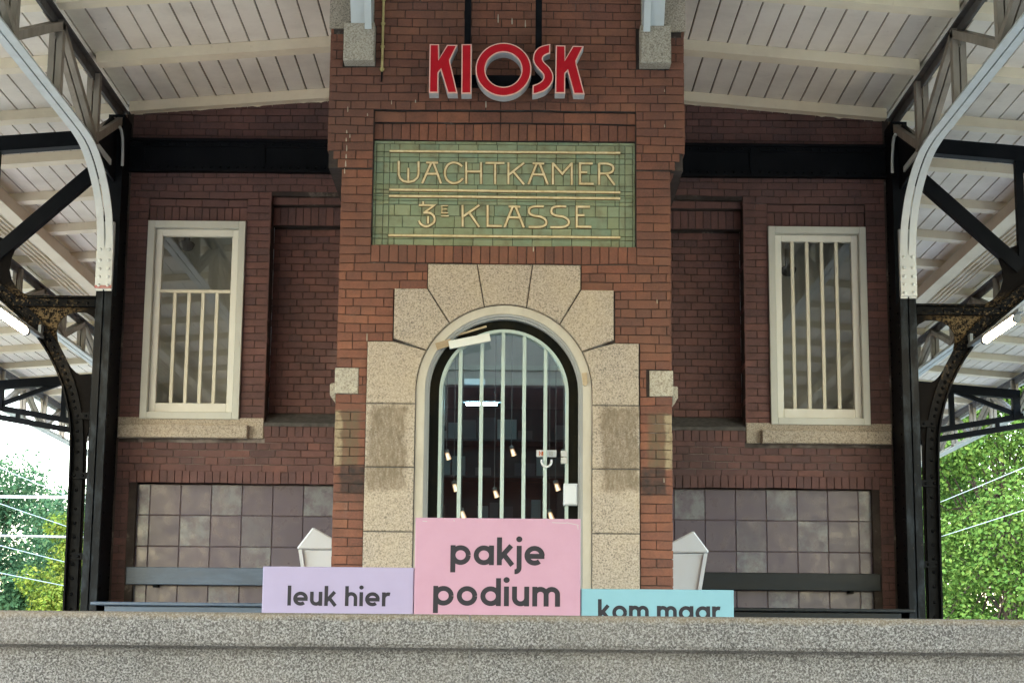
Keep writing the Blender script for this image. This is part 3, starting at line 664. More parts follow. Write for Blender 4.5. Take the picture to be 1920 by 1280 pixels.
    if s < 0: MB().bbox(-gb_, -ga, 2.842, 2.858, top, top+.028, .003).build('grille_rail', M_BARS, wn)
    for i in range(4):
        x = ga+(gb_-ga)*((i+.95)/5.0 if s < 0 else (i+.75)/4.75)
        MB().bbox(s*x-.0155, s*x+.0155, 2.845, 2.861, gc, top, .003).build('bar', M_BARS, wn)
    # room behind the window
    a, b = sorted((s*2.16, s*3.34))
    iw = room(MB(), a, b, 3.021, 3.75, .9, 3.98); iw.build('room_walls', M_PLAST, bd)
# outer shell behind
mb = MB(); mb.box(-3.37,-3.34,3.02,14,0,4.95); mb.box(3.34,3.37,3.02,14,0,4.95); mb.box(-3.37,3.37,13.9,14,0,4.95); mb.build('side_wall', M_BSIDE, bd)
MB().box(-3.4,3.4,3.0,14.1,5.2,5.35).box(-1.33,1.33,-.05,3,PT,PT+.1).build('roof', M_ROOF, bd)

# ---------------------------------------------------------------- KIOSK sign
ks = empty('kiosk_sign', (0,-.3,3.95), 'red KIOSK letters with pink rims and grey sides mounted above the green panel', 'sign')
def kz(x, y): p = at(780+x/5.647, 60+y/5.647, -.3); return (p.x, p.z)
K1 = [(145,138),(245,138),(243,290),(330,145),(440,145),(362,305),(366,340),(440,655),(335,655),(262,415),(240,440),(237,652),(137,652)]
I1 = [(483,138),(590,138),(586,660),(479,660)]
K2 = [(1480,150),(1582,152),(1580,295),(1660,155),(1775,158),(1697,318),(1701,348),(1785,665),(1670,665),(1603,425),(1580,450),(1579,656),(1472,656)]
S1 = smooth_path([(1237,300),(1248,235),(1290,178),(1350,150),(1422,135)],4)+smooth_path([(1420,235),(1368,255),(1343,290),(1362,330),(1420,390),(1455,470),(1440,550),(1370,625),(1290,658),(1232,668)],4)+smooth_path([(1235,572),(1290,552),(1335,520),(1349,480),(1330,438),(1262,362),(1237,300)],4)[:-1]
def letter(pts):
    q = [kz(*p) for p in pts]; n = len(q); ar = sum(q[i][0]*q[(i+1)%n][1]-q[(i+1)%n][0]*q[i][1] for i in range(n))
    if ar < 0: q = q[::-1]
    lt = MB().prism(q, 'y', -.30, -.19).build('letter', M_ALU, ks, fix=True)
    MB().prism(q, 'y', -.312, -.3005).build('rim', M_RIM, lt, fix=True)
    MB().prism(offset(q, .0085), 'y', -.3155, -.3125).build('face', M_RED, lt, fix=True)
letter(K1); letter(I1)
c0 = kz(926, 405); ro = (kz(1222,405)[0]-kz(630,405)[0])/2; ri = (kz(1118,405)[0]-kz(737,405)[0])/2
def annulus(mb, a, b, y0, y1, n=56):
    vs = []; fs = []
    for r_, y in ((a,y0),(b,y0),(a,y1),(b,y1)): vs += [(c0[0]+r_*math.cos(2*math.pi*i/n), y, c0[1]+r_*math.sin(2*math.pi*i/n)) for i in range(n)]
    for i in range(n):
        j = (i+1) % n; fs += [(i,n+i,n+j,j),(2*n+i,2*n+j,3*n+j,3*n+i),(i,j,2*n+j,2*n+i),(n+i,3*n+i,3*n+j,n+j)]
    return mb.add(vs, fs)
lt = annulus(MB(), ro, ri, -.30, -.19).build('letter', M_ALU, ks, fix=True); annulus(MB(), ro, ri, -.312, -.3005).build('rim', M_RIM, lt, fix=True); annulus(MB(), ro-.0085, ri+.0085, -.3155, -.3125).build('face', M_RED, lt, fix=True)
letter(S1); letter(K2)
mb = MB(); p1 = at(877,60,-.15); p2 = at(1010,60,-.15)
mb.box(-.46, .46, -.185, -.11, 4.09, 4.165).box(p1.x-.024, p1.x+.024, -.17, -.12, 4.16, 5.4).box(p2.x-.024, p2.x+.024, -.17, -.12, 4.16, 5.4); mb.build('support_frame', M_LINTEL, ks)

# conduit
cd = empty('conduit', (-.93,-.02,4.25), 'thin yellow conduit pipe on the brick beside the left corbel stone', 'pipe')
x = at(717,100,-.03).x; MB().tube([(x,-.03,5.3),(x,-.03,4.235)], .0095, 8).build('pipe', M_COND, cd)
for z in (4.255, 4.43, 4.61, 4.8): MB().tube([(x,-.03,z-.008),(x,-.03,z+.008)], .0165, 8).build('coupling', M_COND, cd)
MB().tube([(x,-.03,4.235),(x-.002,-.025,4.16)], .007, 6).build('cable_end', M_LINTEL, cd)

# ---------------------------------------------------------------- podium boards
def G(ch):
    "geometric lower-case letter: list of strokes in x-heights, width"
    T = .255; r = .5-T/2; h = T/2
    circ = lambda: [(.5+r*math.cos(R_(a)), .5+r*math.sin(R_(a))) for a in range(0, 361, 12)]
    A = lambda w_: [(h,.55)]+[((w_)/2+(w_/2-h)*math.cos(R_(a)), 1-w_/2+(w_/2-h)*math.sin(R_(a))) for a in range(180, -1, -12)]+[(w_-h,0)]
    D = {'p': ([circ(), [(h,1),(h,-.38)]], 1), 'a': ([circ(), [(1-h,1),(1-h,0)]], 1), 'd': ([circ(), [(1-h,1.42),(1-h,0)]], 1), 'o': ([circ()], 1),
      'k': ([[(h,1.42),(h,0)], [(.16,.36),(.70,1)], [(.34,.55),(.76,0)]], .84), 'l': ([[(h,1.42),(h,0)]], T), 'i': ([[(h,1),(h,0)], 'dot'], T),
      'h': ([[(h,1.42),(h,0)], A(.84)], .84), 'r': ([[(h,1),(h,0)], [(h,.5)]+[(.44+(.44-h)*math.cos(R_(a)), .56+(.44-h)*math.sin(R_(a))) for a in range(180, 69, -10)]], .52),
      'e': ([[(.5+r*math.cos(R_(a)), .5+r*math.sin(R_(a))) for a in range(0, 319, 10)], [(T*.6,.47),(1-.02,.47)]], 1),
      'u': ([[(h,1)]+[(.42+(.42-h)*math.cos(R_(a)), .42+(.42-h)*math.sin(R_(a))) for a in range(180, 361, 12)]+[(.84-h,1)], [(.84-h,1),(.84-h,0)]], .84),
      'j': ([[(.12,1),(.12,-.12)]+[(-.08+.2*math.cos(R_(a)), -.12+.2*math.sin(R_(a))) for a in range(-12, -100, -14)], 'jdot'], .24)}
    if ch == 'm': a = A(.80); return [[(h,1),(h,0)], a, [(x+.80-T, z) for x, z in a]], 1.60-T
    return D[ch]
def text(mb, word, x0, x1, zb, xh, y):
    T = .255; W_ = 0; lay = []
    for ch in word:
        if ch == ' ': W_ += .42; continue
        g_, w_ = G(ch); lay.append((g_, W_)); W_ += w_+.13
    W_ -= .13; sx = (x1-x0)/(W_*xh); e = 0
    for g_, ox in lay:
        for pth in g_:
            e += 1; yy = y-.0012-(e % 7)*.00022
            if pth in ('dot', 'jdot'):
                c = (T/2 if pth == 'dot' else .12, 1.33); pts = [(c[0]+.15*math.cos(R_(a)), c[1]+.15*math.sin(R_(a))) for a in range(0, 360, 24)]
                mb.prism([(x0+(ox+a)*xh*sx, zb+b*xh) for a, b in pts], 'y', yy, y+.001)
            else: mb.ribbon([(x0+(ox+a)*xh*sx, zb+b*xh) for a, b in pth], T*xh, yy, y+.001)
def split_words(wd, xa, xb):
    wid = lambda w_: sum(G(c)[1]+.13 for c in w_)-.13
    ws = wd.split(' ')
    if len(ws) == 1: return [(wd, xa, xb)]
    a, b = wid(ws[0]), wid(ws[1]); k = (xb-xa)/(a+.55+b)
    return [(ws[0], xa, xa+a*k), (ws[1], xb-b*k, xb)]
YP = -2.5
def podium(name, x0, x1, top, mat, label, lines, dy=0):
    o = empty(name, ((x0+x1)/2, YP+.25+dy, 0), label, 'podium'); y = YP+dy
    MB().bbox(x0, x1, y, y+.5, 0.004, top, .004).build('block', mat, o)
    for wd, xa, xb, zb, xh in lines:
        for word, a, b in split_words(wd, xa, xb): mb = MB(); text(mb, word, a, b, zb, xh, y); mb.build('lettering', M_INK, o, fix=True)
def scuff(o, y, pts):
    for (xa, xb, ya, yb) in pts:
        a, b = at(xa, ya, y), at(xb, yb, y); MB().bar((a.x,y-.0008,a.z), (b.x,y-.0008,b.z), .002, .0035, (0,0,1)).build('scuff', M_GREYP, o)
def pz(x, y, Y): p = at(480+x/2.087, 900+y/2.087, Y); return p.x, p.z
def ln(wd, xa, xb, ybase, ytop, Y):
    a = pz(xa, ybase, Y); b = pz(xb, ybase, Y); c = pz(xa, ytop, Y); return (wd, a[0], b[0], a[1], c[1]-a[1])
podium('podium_block', -.490, .459, .724, M_PINK, 'tall pink podium block lettered pakje podium in front of the arched door', [ln('pakje',760,1130,330,253,YP), ln('podium',692,1190,489,412,YP)])
scuff(bpy.data.objects['podium_block'], YP, [(792,801,976,977),(850,853,975,976),(1035,1062,979,980),(1062,1085,979,984),(1083,1084,985,992)])
podium('podium_block', -1.358, -.494, .438, M_LILAC, 'low lilac podium block lettered leuk hier left of the pink one', [ln('leuk hier',122,522,489,434,YP+.01)], .01)
podium('podium_block', .463, 1.335, .328, M_AQUA, 'lowest aqua podium block lettered kom maar right of the pink one', [ln('kom maar',1338,1815,545,488,YP+.01)], .01)

# ---------------------------------------------------------------- benches and bins
for s in (-1, 1):
    o = empty('wall_bench', (s*2.3,2.4,0), ('blue-black wooden bench under the left window, bluish sky sheen painted in' if s < 0 else 'blue-black wooden bench under the right window, darker and duller'), 'bench', 'benches in the tiled wall niches')
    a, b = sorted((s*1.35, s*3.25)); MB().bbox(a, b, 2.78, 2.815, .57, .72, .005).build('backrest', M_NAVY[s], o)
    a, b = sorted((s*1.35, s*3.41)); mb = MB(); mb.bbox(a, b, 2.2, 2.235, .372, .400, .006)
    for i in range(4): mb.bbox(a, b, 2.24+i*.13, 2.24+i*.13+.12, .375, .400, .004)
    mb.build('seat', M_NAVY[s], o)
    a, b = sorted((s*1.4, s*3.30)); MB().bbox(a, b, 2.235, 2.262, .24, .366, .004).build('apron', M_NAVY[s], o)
    for x in (1.6, 2.4, 3.15): MB().box(s*x-.03, s*x+.03, 2.28, 2.74, 0, .372).build('leg', M_LINTEL, o)
    for x in (1.9, 3.0): MB().box(s*x-.02, s*x+.02, 2.815, 2.878, .55, .70).build('bracket', M_LINTEL, o)
    # white wall bin with pointed lid
    q = empty('wall_bin', (s*1.42,1.3,0), 'white tapered bin with pointed lid by the '+('left' if s < 0 else 'right')+' side of the brick porch', 'bin', 'white bins beside the porch')
    X = lambda v: s*v
    MB().prism([(X(1.24),.29),(X(1.50),.29),(X(1.585),.775),(X(1.24),.775)], 'y', 1.2, 1.5, ch=.008).build('body', M_WHITE, q, fix=True)
    MB().prism([(X(1.224),.780),(X(1.592),.780),(X(1.597),.795),(X(1.485),.945),(X(1.468),.945),(X(1.224),.815)], 'y', 1.19, 1.51, ch=.010).build('lid', M_WHITE, q, fix=True)
    MB().bar((X(1.487),1.185,.29), (X(1.572),1.185,.775), .02, .028, (1,0,0)).build('edge_strip', M_WHITE, q)
    MB().box(X(1.213), X(1.24), 1.25, 1.45, .3, .75).build('bracket', M_LINTEL, q)

# ---------------------------------------------------------------- canopy roof
ZR = lambda x: 5.045-.0803*abs(x)          # underside of the cross beams
YF, YB, XE = -24.3, 44.0, 8.0
PY = [2.72-1.345*i for i in range(0, 21)][::-1]; PYB = [2.72+1.345*i for i in range(1, 31)]
for s in (-1, 1):
    cr = empty('canopy_roof', (s*4.5,2.8,0), ('left' if s < 0 else 'right')+' half of the cream boarded platform canopy, sloping down away from the porch', 'roof', 'two halves of the platform canopy')
    BW = .162; mb = MB(); db = MB()
    def board(x0, x1, y0, y1):
        z0, z1 = ZR(x0)+.092, ZR(x1)+.092
        k = random.uniform(-.002, .002)
        mb.add([(s*x0,y0,z0+k),(s*x1,y0,z1+k),(s*x1,y1,z1+k),(s*x0,y1,z0+k),(s*x0,y0,z0+.02),(s*x1,y0,z1+.02),(s*x1,y1,z1+.02),(s*x0,y1,z0+.02)],
               [(0,1,2,3),(0,3,7,4),(1,5,6,2),(0,4,5,1),(3,2,6,7)])
    x = 1.33
    while x < XE-.02:
        x1 = min(x+BW, XE)
        if x < 3.4: board(x+.007, x1-.007, YF, 2.8)
        else: board(x+.007, x1-.007, YF, YB)
        x = x1
    mb.build('soffit_boards', M_CREAM, cr, fix=True)
    def sheet(mb, x0, x1, y0, y1, dz, th):
        return mb.prism([(s*x0,ZR(x0)+dz),(s*x1,ZR(x1)+dz),(s*x1,ZR(x1)+dz+th),(s*x0,ZR(x0)+dz+th)], 'y', y0, y1)
    sheet(MB(), 1.32, XE+.05, YF-.05, 2.8, .112, .006).build('board_backing', M_GROOVE, cr, fix=True) if False else None
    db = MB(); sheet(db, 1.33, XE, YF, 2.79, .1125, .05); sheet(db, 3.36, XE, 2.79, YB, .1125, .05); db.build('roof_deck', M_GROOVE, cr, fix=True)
    def purlin(y, xa, xb):
        mb = MB().prism([(s*xa,ZR(xa)),(s*xb,ZR(xb)),(s*xb,ZR(xb)+.0905),(s*xa,ZR(xa)+.0905)], 'y', y, y+.15); mb.build('cross_beam', M_PURLIN, cr, fix=True)
    for y in PY: purlin(y-.0 if y < 2.7 else 2.70, 1.33, 3.40); purlin(y, 3.50, XE)
    for y in PYB: purlin(y, 3.50, XE)
    # cream longitudinal beam and cable trays further out
    for (xa, xb, za, zb, nm, mt) in ((5.13,5.27,-.13,.0,'long_beam',M_PURLIN),):
        MB().prism([(s*xa,ZR(xa)+za),(s*xb,ZR(xb)+za),(s*xb,ZR(xb)+zb-.001),(s*xa,ZR(xa)+zb-.001)], 'y', YF, YB).build(nm, mt, cr, fix=True)
    mb = MB()
    for k in range(5): xk = 5.36+k*.055; mb.tube([(s*xk,YF,ZR(xk)-.03),(s*xk,YB,ZR(xk)-.03)], .014, 6)
    mb.build('cable_bundle', M_PURLIN, cr)
    sheet(MB(), XE, XE+.04, YF-.02, YB, -.06, .24).build('eave_board', M_IRONW, cr, fix=True)
    sheet(MB(), 1.30, XE, YF-.03, YF-.001, -.02, .2).build('end_board', M_CREAM, cr, fix=True)
    MB().prism([(s*1.33,5.0),(s*1.30,5.0),(s*1.30,5.8),(s*1.33,5.8)], 'y', YF, -.06).build('lantern_side', M_CREAM, cr, fix=True)
rr = empty('lantern_roof', (0,-8,5.8), 'raised flat roof over the porch front', 'roof'); MB().box(-1.5,1.5,YF,.0,5.8,5.9).build('deck', M_CREAM, rr)

# ---------------------------------------------------------------- lattice girders
def girder(name, s, x, y0, y1, step, y_first, zt, zb, label, white=M_IRONW, bend=None, group='lattice girders under the canopy'):
    o = empty(name, (s*x, (y0+y1)/2, zb), label, 'girder', group)
    X = s*x
    mb = MB(); mb.box(X-.055, X+.055, y0, y1, zt-.012, zt); mb.box(X-.012, X+.012, y0, y1, zt-.085, zt-.012); mb.build('top_chord', M_IROND, o)
    mb = MB(); path = bend if bend else [(y0,zb),(y1,zb)]
    for e in (-1, 1):
        c = X+e*.0375; 
        for i in range(len(path)-1):
            a, b = path[i], path[i+1]; L_ = math.hypot(b[0]-a[0], b[1]-a[1]); ex_ = .003
            d = ((b[0]-a[0])/L_*ex_, (b[1]-a[1])/L_*ex_)
            mb.bar((c, a[0]-d[0], a[1]-d[1]), (c, b[0]+d[0], b[1]+d[1]), .062, .014, (0,-1,-1) if bend else (0,0,1))
    if not bend: mb.box(X-.03, X-.014, y0, y1, zb+.012, zb+.06); mb.box(X+.014, X+.03, y0, y1, zb+.012, zb+.06)
    else:
        for e in (-.028, .014): mb.box(X+e, X+e+.014, y0, path[-9][0] if len(path) > 9 else path[0][0], zb+.012, zb+.06)
    ys = []; y = y_first
    while y > y0: ys.append(y); y -= step
    for y in ys: mb.box(X-.03, X+.03, y-.22, y+.06, zb+.0085, zb+.0115)
    mb.build('bottom_chord', white, o)
    def mem(a, b, wd):
        k = MB()
        for e in (-1, 1): k.bar((X+e*.029, *a), (X+e*.029, *b), wd, .046, (1,0,0))
        return k
    for i, y in enumerate(ys):
        mem((y, zb+.02), (y, zt-.02), .085).box(X-.005, X+.005, y-.10, y+.10, zt-.17, zt-.02).build('vertical', M_IRONG, o)
        if i % 2 == 1:
            mem((y, zt-.05), (y+step-.05, zb+.06), .065).build('diagonal', M_IRONG, o); mem((y, zt-.05), (y-step+.05, zb+.06), .065).build('diagonal', M_IRONG, o)
    return o, ys
CX = 3.462
bend = [(-24,4.135),(-16,4.135),(-12,4.135),(-8,4.135),(-4,4.135),(-2,4.135),(0,4.135),(.9,4.135)]+smooth_path([(1.2,4.133),(1.5,4.105),(1.8,4.01),(2.05,3.865),(2.22,3.68),(2.30,3.45),(2.325,3.25),(2.33,3.05)], 3)
for s in (-1, 1):
    sd_ = 'left' if s < 0 else 'right'
    o, ys = girder('lattice_girder', s, CX, -24, 2.75, 1.26, 1.62, ZR(CX)-.001, 4.135, 'grey lattice girder with pale lower strip bending down into the '+sd_+' column', bend=bend)
    k = MB(); X = s*CX
    for e in (-1, 1): k.bar((X+e*.029, 2.7, ZR(CX)-.06), (X+e*.029, 1.66, 4.22), .07, .046, (1,0,0))
    k.build('end_brace', M_IRONG, o)
    girder('lattice_girder', s, 5.87, -24, 44, 1.1, 43.5, ZR(5.87)-.001, ZR(5.87)-.46, 'long lattice girder running away under the '+sd_+' canopy with pale lower strip')
    girder('lattice_girder', s, 7.87, -24, 44, 1.3, 43.5, ZR(7.87)-.001, ZR(7.87)-.60, 'outer eaves lattice girder along the edge of the '+sd_+' canopy', white=M_IRONW)

# ---------------------------------------------------------------- columns with brackets
def make_column(s, label):
    o = empty('iron_column', (s*CX,2.4,0), label, 'column', 'iron columns of the canopy'); x0, x1 = 3.39, 3.532
    mb = MB(); mb.box(s*x0, s*x1, 2.50, 2.79, 3.03, ZR(CX)-.09); mb.box(s*x0, s*x1, 2.372, 2.79, 0, 3.03)
    for z in [0.1+.105*i for i in range(44)]:
        for yy in (2.43, 2.74):
            if z < 3.0 or yy > 2.7: mb.dome((s*x0, yy, z), (-s,0,0), .013, 6)
    mb.build('shaft', M_LINTEL, o)
    mb = MB()
    for a, b in ((x0+.001,x0+.066),(x1-.066,x1-.001)): mb.bbox(s*a, s*b, 2.348, 2.3715, 0, 3.06, .003)
    mb.build('front_flange', M_COLUMN, o)
    if s < 0: MB().box(s*x0, s*x1, 2.296, 2.2995, 3.064, 3.090).build('red_stripe', M_RIM if False else M_REDP, o, 'smeared red paint stripe')
    mb = MB().bbox(s*x0, s*x1, 2.300, 2.346, 3.062, 3.652, .004)
    for i in range(8):
        z = 3.62-[0,.07,.145,.215,.31,.385,.455,.53][i]
        for xx in (x0+.033, x1-.033): mb.dome((s*xx, 2.300, z), NY, .0165, 8)
    mb.build('splice_plate', M_IRONW, o)
    MB().prism([(1.30,4.15),(1.55,4.10),(1.80,4.02),(1.93,3.95),(2.06,4.06),(2.16,4.08),(2.5,4.06),(2.5,4.60),(2.3,4.60),(1.72,4.24)], 'x', s*(CX-.010), s*(CX+.010)).build('gusset_plate', M_LINTEL, o, fix=True)
    MB().tube([(s*3.385,2.30,4.50),(s*3.385,2.36,4.49),(s*3.385,2.42,4.44),(s*3.385,2.46,4.30),(s*3.385,2.47,4.20)], .014, 6).build('cable_loop', M_IRONW, o)
    # bracket: web plate with cut-outs
    pts = [(3.535,3.02),(4.08,3.008),(4.15,3.025),(4.225,3.075),(4.28,3.15),(4.305,3.24),(4.30,3.33),(4.27,3.42),(4.33,3.50),(4.47,3.56),(4.60,3.56),(4.60,3.17),(4.36,2.975),(4.107,2.755),(3.944,2.553),(3.853,2.401),(3.778,2.239),(3.722,2.056),(3.688,1.877),(3.675,1.60),(3.668,1.42),(3.66,0),
           (3.55,0),(3.552,1.60),(3.56,1.78),(3.535,1.90),(3.535,2.335),(3.58,2.318),(3.63,2.322),(3.685,2.35),(3.73,2.395),(3.772,2.46),(3.852,2.615),(3.868,2.70),(3.86,2.765),(3.82,2.825),(3.76,2.862),(3.69,2.875),(3.62,2.87),(3.56,2.835),(3.535,2.80)]
    MB().prism([(s*a,b) for a, b in pts], 'y', 2.405, 2.425).build('bracket_web', M_RUSTGLOW, o, 'rust-flecked bracket plate with rounded openings, lamp glow painted in near the tube', fix=True)
    rb = MB(); outer = smooth_path([(3.662,0),(3.668,1.0),(3.675,1.60),(3.690,1.877),(3.724,2.056),(3.780,2.239),(3.855,2.401),(3.946,2.553),(4.109,2.755),(4.362,2.975),(4.60,3.17)], 3)
    rb.ribbon([(s*a,b) for a, b in outer], .014, 2.33, 2.49)
    inn = [(a-.078+.0*b, b+.045) if b > 1.9 else (a-.112, b) for a, b in outer]
    face = [((a+c)/2, (b+d)/2) for (a, b), (c, d) in zip(outer, [(p[0]-.10, p[1]+(.02 if p[1] > 1.9 else 0)+(.045 if p[1] > 2.4 else 0)) for p in outer])]
    rb.ribbon([(s*a,b) for a, b in face], .095, 2.385, 2.404)
    acc = 0
    for i in range(1, len(face)):
        a, b = face[i-1], face[i]; L_ = math.hypot(b[0]-a[0], b[1]-a[1]); n = max(1, int(L_/.1))
        for k in range(n): f_ = (k+.5)/n; rb.dome((s*(a[0]+(b[0]-a[0])*f_), 2.385, a[1]+(b[1]-a[1])*f_), NY, .016, 6)
    for z in (1.97, 1.46, .78): rb.box(s*3.53, s*3.67, 2.372, 2.384, z-.028, z+.028); rb.dome((s*3.57,2.372,z), NY, .014, 6); rb.dome((s*3.64,2.372,z), NY, .014, 6)
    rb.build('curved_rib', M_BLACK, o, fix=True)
    fl = MB().bbox(s*3.535, s*4.25, 2.36, 2.404, 2.915, 2.985, .004); fl.box(s*3.535, s*4.12, 2.33, 2.49, 2.985+.002, 3.004)
    for i in range(7): fl.dome((s*(3.60+i*.085),2.36,2.945), NY, .014, 6)
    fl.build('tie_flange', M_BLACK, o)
    MB().bar((s*3.60,2.415,4.14), (s*4.46,2.415,3.34), .12, .09, (0,1,0)).build('strut', M_LINTEL, o)
    MB().bar((s*3.50,2.415,4.437), (s*7.80,2.415,4.09), .12, .135, (0,0,1)).build('top_beam', M_LINTEL, o)
    ps = MB().box(s*4.445, s*4.51, 2.38, 2.45, 3.40, 4.32); ps.box(s*7.69, s*7.80, 2.36, 2.47, 3.72, 4.12); ps.box(s*6.72, s*6.80, 2.38, 2.45, 3.58, 4.15); ps.box(s*5.6, s*5.68, 2.38, 2.45, 3.40, 4.24)
    ps.build('post', M_LINTEL, o)
    MB().bar((s*4.5,2.415,3.18), (s*7.85,2.415,3.765), .08, .085, (0,0,1)).bar((s*5.0,2.415,3.13), (s*8.0,2.415,3.65), .08, .085, (0,0,1)).bar((s*7.45,2.415,3.56), (s*7.45,2.415,3.70), .06, .06, (0,1,0)).build('lower_chord', M_LINTEL, o)
    MB().bar((s*6.76,2.415,4.16), (s*7.72,2.415,3.80), .06, .07, (0,0,1)).bar((s*4.5,2.415,4.27), (s*5.64,2.415,3.44), .06, .07, (0,0,1)).bar((s*5.64,2.415,3.44), (s*6.76,2.415,4.10), .06, .07, (0,0,1)).build('brace', M_LINTEL, o)
    return o
for s in (-1, 1):
    sd_ = 'left' if s < 0 else 'right'
    c = make_column(s, 'black iron column with pale riveted splice and curved bracket at the '+sd_+' end of the brick wall')
    d = copy_tree(c); d.location.y += 12.0; d['label'] = 'far black iron bracket frame seen under the '+sd_+' canopy beyond the building'
    # tube lamp on the bracket
    q = empty('tube_lamp', (s*3.98,1.6,2.66), 'lit warm fluorescent tube under the '+sd_+' iron bracket', 'lamp', 'fluorescent tubes on the brackets')
    xx = 3.985
    MB().tube([(s*xx,.95,2.60),(s*xx,1.84,2.60)], .027, 10).build('tube', M_TUBE, q)
    MB().tube([(s*xx,.89,2.60),(s*xx,.95,2.60)], .032, 10).build('end_cap', M_GALV, q); MB().tube([(s*xx,1.84,2.60),(s*xx,1.90,2.60)], .032, 10).build('end_cap', M_GALV, q)
    MB().box(s*xx-.02, s*xx+.02, .80, 2.4, 2.63, 2.66).box(s*xx-.012, s*xx+.012, 2.3, 2.41, 2.63, 2.74).build('batten', M_GALV, q)

# ---------------------------------------------------------------- station wing on the far side of the stairs (mirrored in the glass)
ob = empty('stair_building', (0,-25,-1.7), 'brick station wing standing behind the viewer across the stairs, mirrored in the door glass', 'building')
k = MB().box(-6,-2.6,-26,-24.6,-1.7,4.9).box(2.6,6,-26,-24.6,-1.7,4.9).box(-2.6,2.6,-26,-24.6,2.2,5.95).box(-2.6,2.6,-26,-25.6,-1.7,2.2); k.build('wall', M_BSIDE, ob)
MB().box(-2.62,2.62,-24.62,-24.56,2.2,2.4).build('lintel', M_GRANS, ob); MB().box(-1.2,1.2,-25.6,-25.5,-1.7,1.0).build('door', M_TEAL, ob)

# ---------------------------------------------------------------- inside the shop
p = at(890, 716, 1.93); q = empty('wall_light', p, 'small pale blue light fitting above the inner doorway, seen through the door', 'lamp')
MB().box(p.x-.085, p.x+.085, 1.90, 1.935, p.z-.022, p.z+.022).build('diffuser', M_TUBE3, q); MB().box(p.x-.09, p.x+.09, 1.936, 1.956, p.z-.026, p.z+.026).build('backplate', M_WHITE, q)
q = empty('lobby_fill_tube', (0,.6,2.68), 'cool fill tube added out of view on the lobby ceiling to brighten the lobby', 'lamp'); MB().tube([(-.6,.6,2.68),(.6,.6,2.68)], .02, 8).build('tube', M_TUBE4, q); MB().box(-.63,.63,.57,.63,2.705,2.735).build('batten', M_WHITE, q)  # unseen fill light, added to brighten the lobby behind the glass
q = empty('ceiling_tube', (-.2,2.6,2.1), 'cool white tube lamp glowing behind the door bars', 'lamp')
a, b = at(874,757,3.0), at(932,757,3.0)
MB().tube([(a.x,3.0,a.z),(b.x,3.0,b.z)], .014, 8).build('tube', M_TUBE2, q); MB().box(a.x-.04, b.x+.04, 2.97, 3.03, a.z+.016, a.z+.034).build('batten', M_WHITE, q)
MB().box((a.x+b.x)/2-.01, (a.x+b.x)/2+.01, 2.99, 3.01, a.z+.034, 2.9).build('rod', M_WHITE, q)
proto = None
names = ['leftmost upper warm spot lamp behind the door glass','warm spot lamp in the second door gap from the left','lowest middle warm spot lamp behind the door glass','warm spot lamp just right of the middle door bar','warm spot lamp near the white lock box','warm spot lamp beside the white door sticker','warm spot lamp peeping over the left part of the pink block','warm spot lamp peeping over the right part of the pink block']
for i, (px, py, Y) in enumerate(((840,856,1.2),(854,915,1.0),(930,927,1.3),(962,849,1.5),(1045,914,1.0),(1060,855,1.2),(868,966,.8),(1033,968,.8))):
    p = at(px, py, Y)
    q = empty('spot_lamp', p, names[i], 'lamp', 'warm spot lamps behind the door')
    MB().tube([(p.x-.010,Y+.005,p.z+.034),(p.x+.008,Y,p.z-.020)], [.016,.021], 10, caps=False).build('shade', M_RIMW, q)
    MB().tube([(p.x-.009,Y-.014,p.z+.022),(p.x+.006,Y-.017,p.z-.022)], [.009,.0125], 8).build('bulb', M_SPOT, q)
    MB().tube([(p.x-.010,Y+.005,p.z+.030),(p.x-.014,Y+.01,p.z+.055)], .020, 8).build('holder', M_DARK, q); MB().tube([(p.x-.014,Y+.01,p.z+.055),(p.x-.014,Y+.01,2.75)], .003, 5).build('cord', M_DARK, q)
q = empty('shop_shelf', (0,4.5,0), 'dark shelves of packets at the back of the shop behind the door', 'shelf')
for k, z in enumerate((.5,.9,1.3,1.7,2.05)):
    MB().box(-1.1,1.1,4.3,4.7,z-.02,z).build('shelf_board', M_SHELF, q)
    mb = MB(); x = -1.05
    while x < 1.0:
        wd = random.uniform(.06,.2); h_ = random.uniform(.08,.26)
        if random.random() < .8: mb.box(x, x+wd, 4.35, 4.6, z+.001, z+h_)
        x += wd+.015
    tag(mb.build('packets', M_PACK, q), kind='stuff')
MB().box(-1.1,1.1,4.7,4.73,.02,2.4).build('back_panel', M_SHELF, q)
for s, (px, py, Y) in ((-1,(350,458,3.3)),(1,(1478,505,3.3))):
    p = at(px, py, Y); q = empty('dome_camera', p, 'dark dome camera behind the '+('left' if s < 0 else 'right')+' window', 'camera', 'dome cameras behind the windows')
    MB().dome((p.x,Y,p.z), (0,-.3,-1), .075, 12, .9).build('dome', M_SHELF, q); MB().tube([(p.x,Y,p.z),(p.x,Y,3.98)], .03, 8).build('stem', M_SHELF, q)

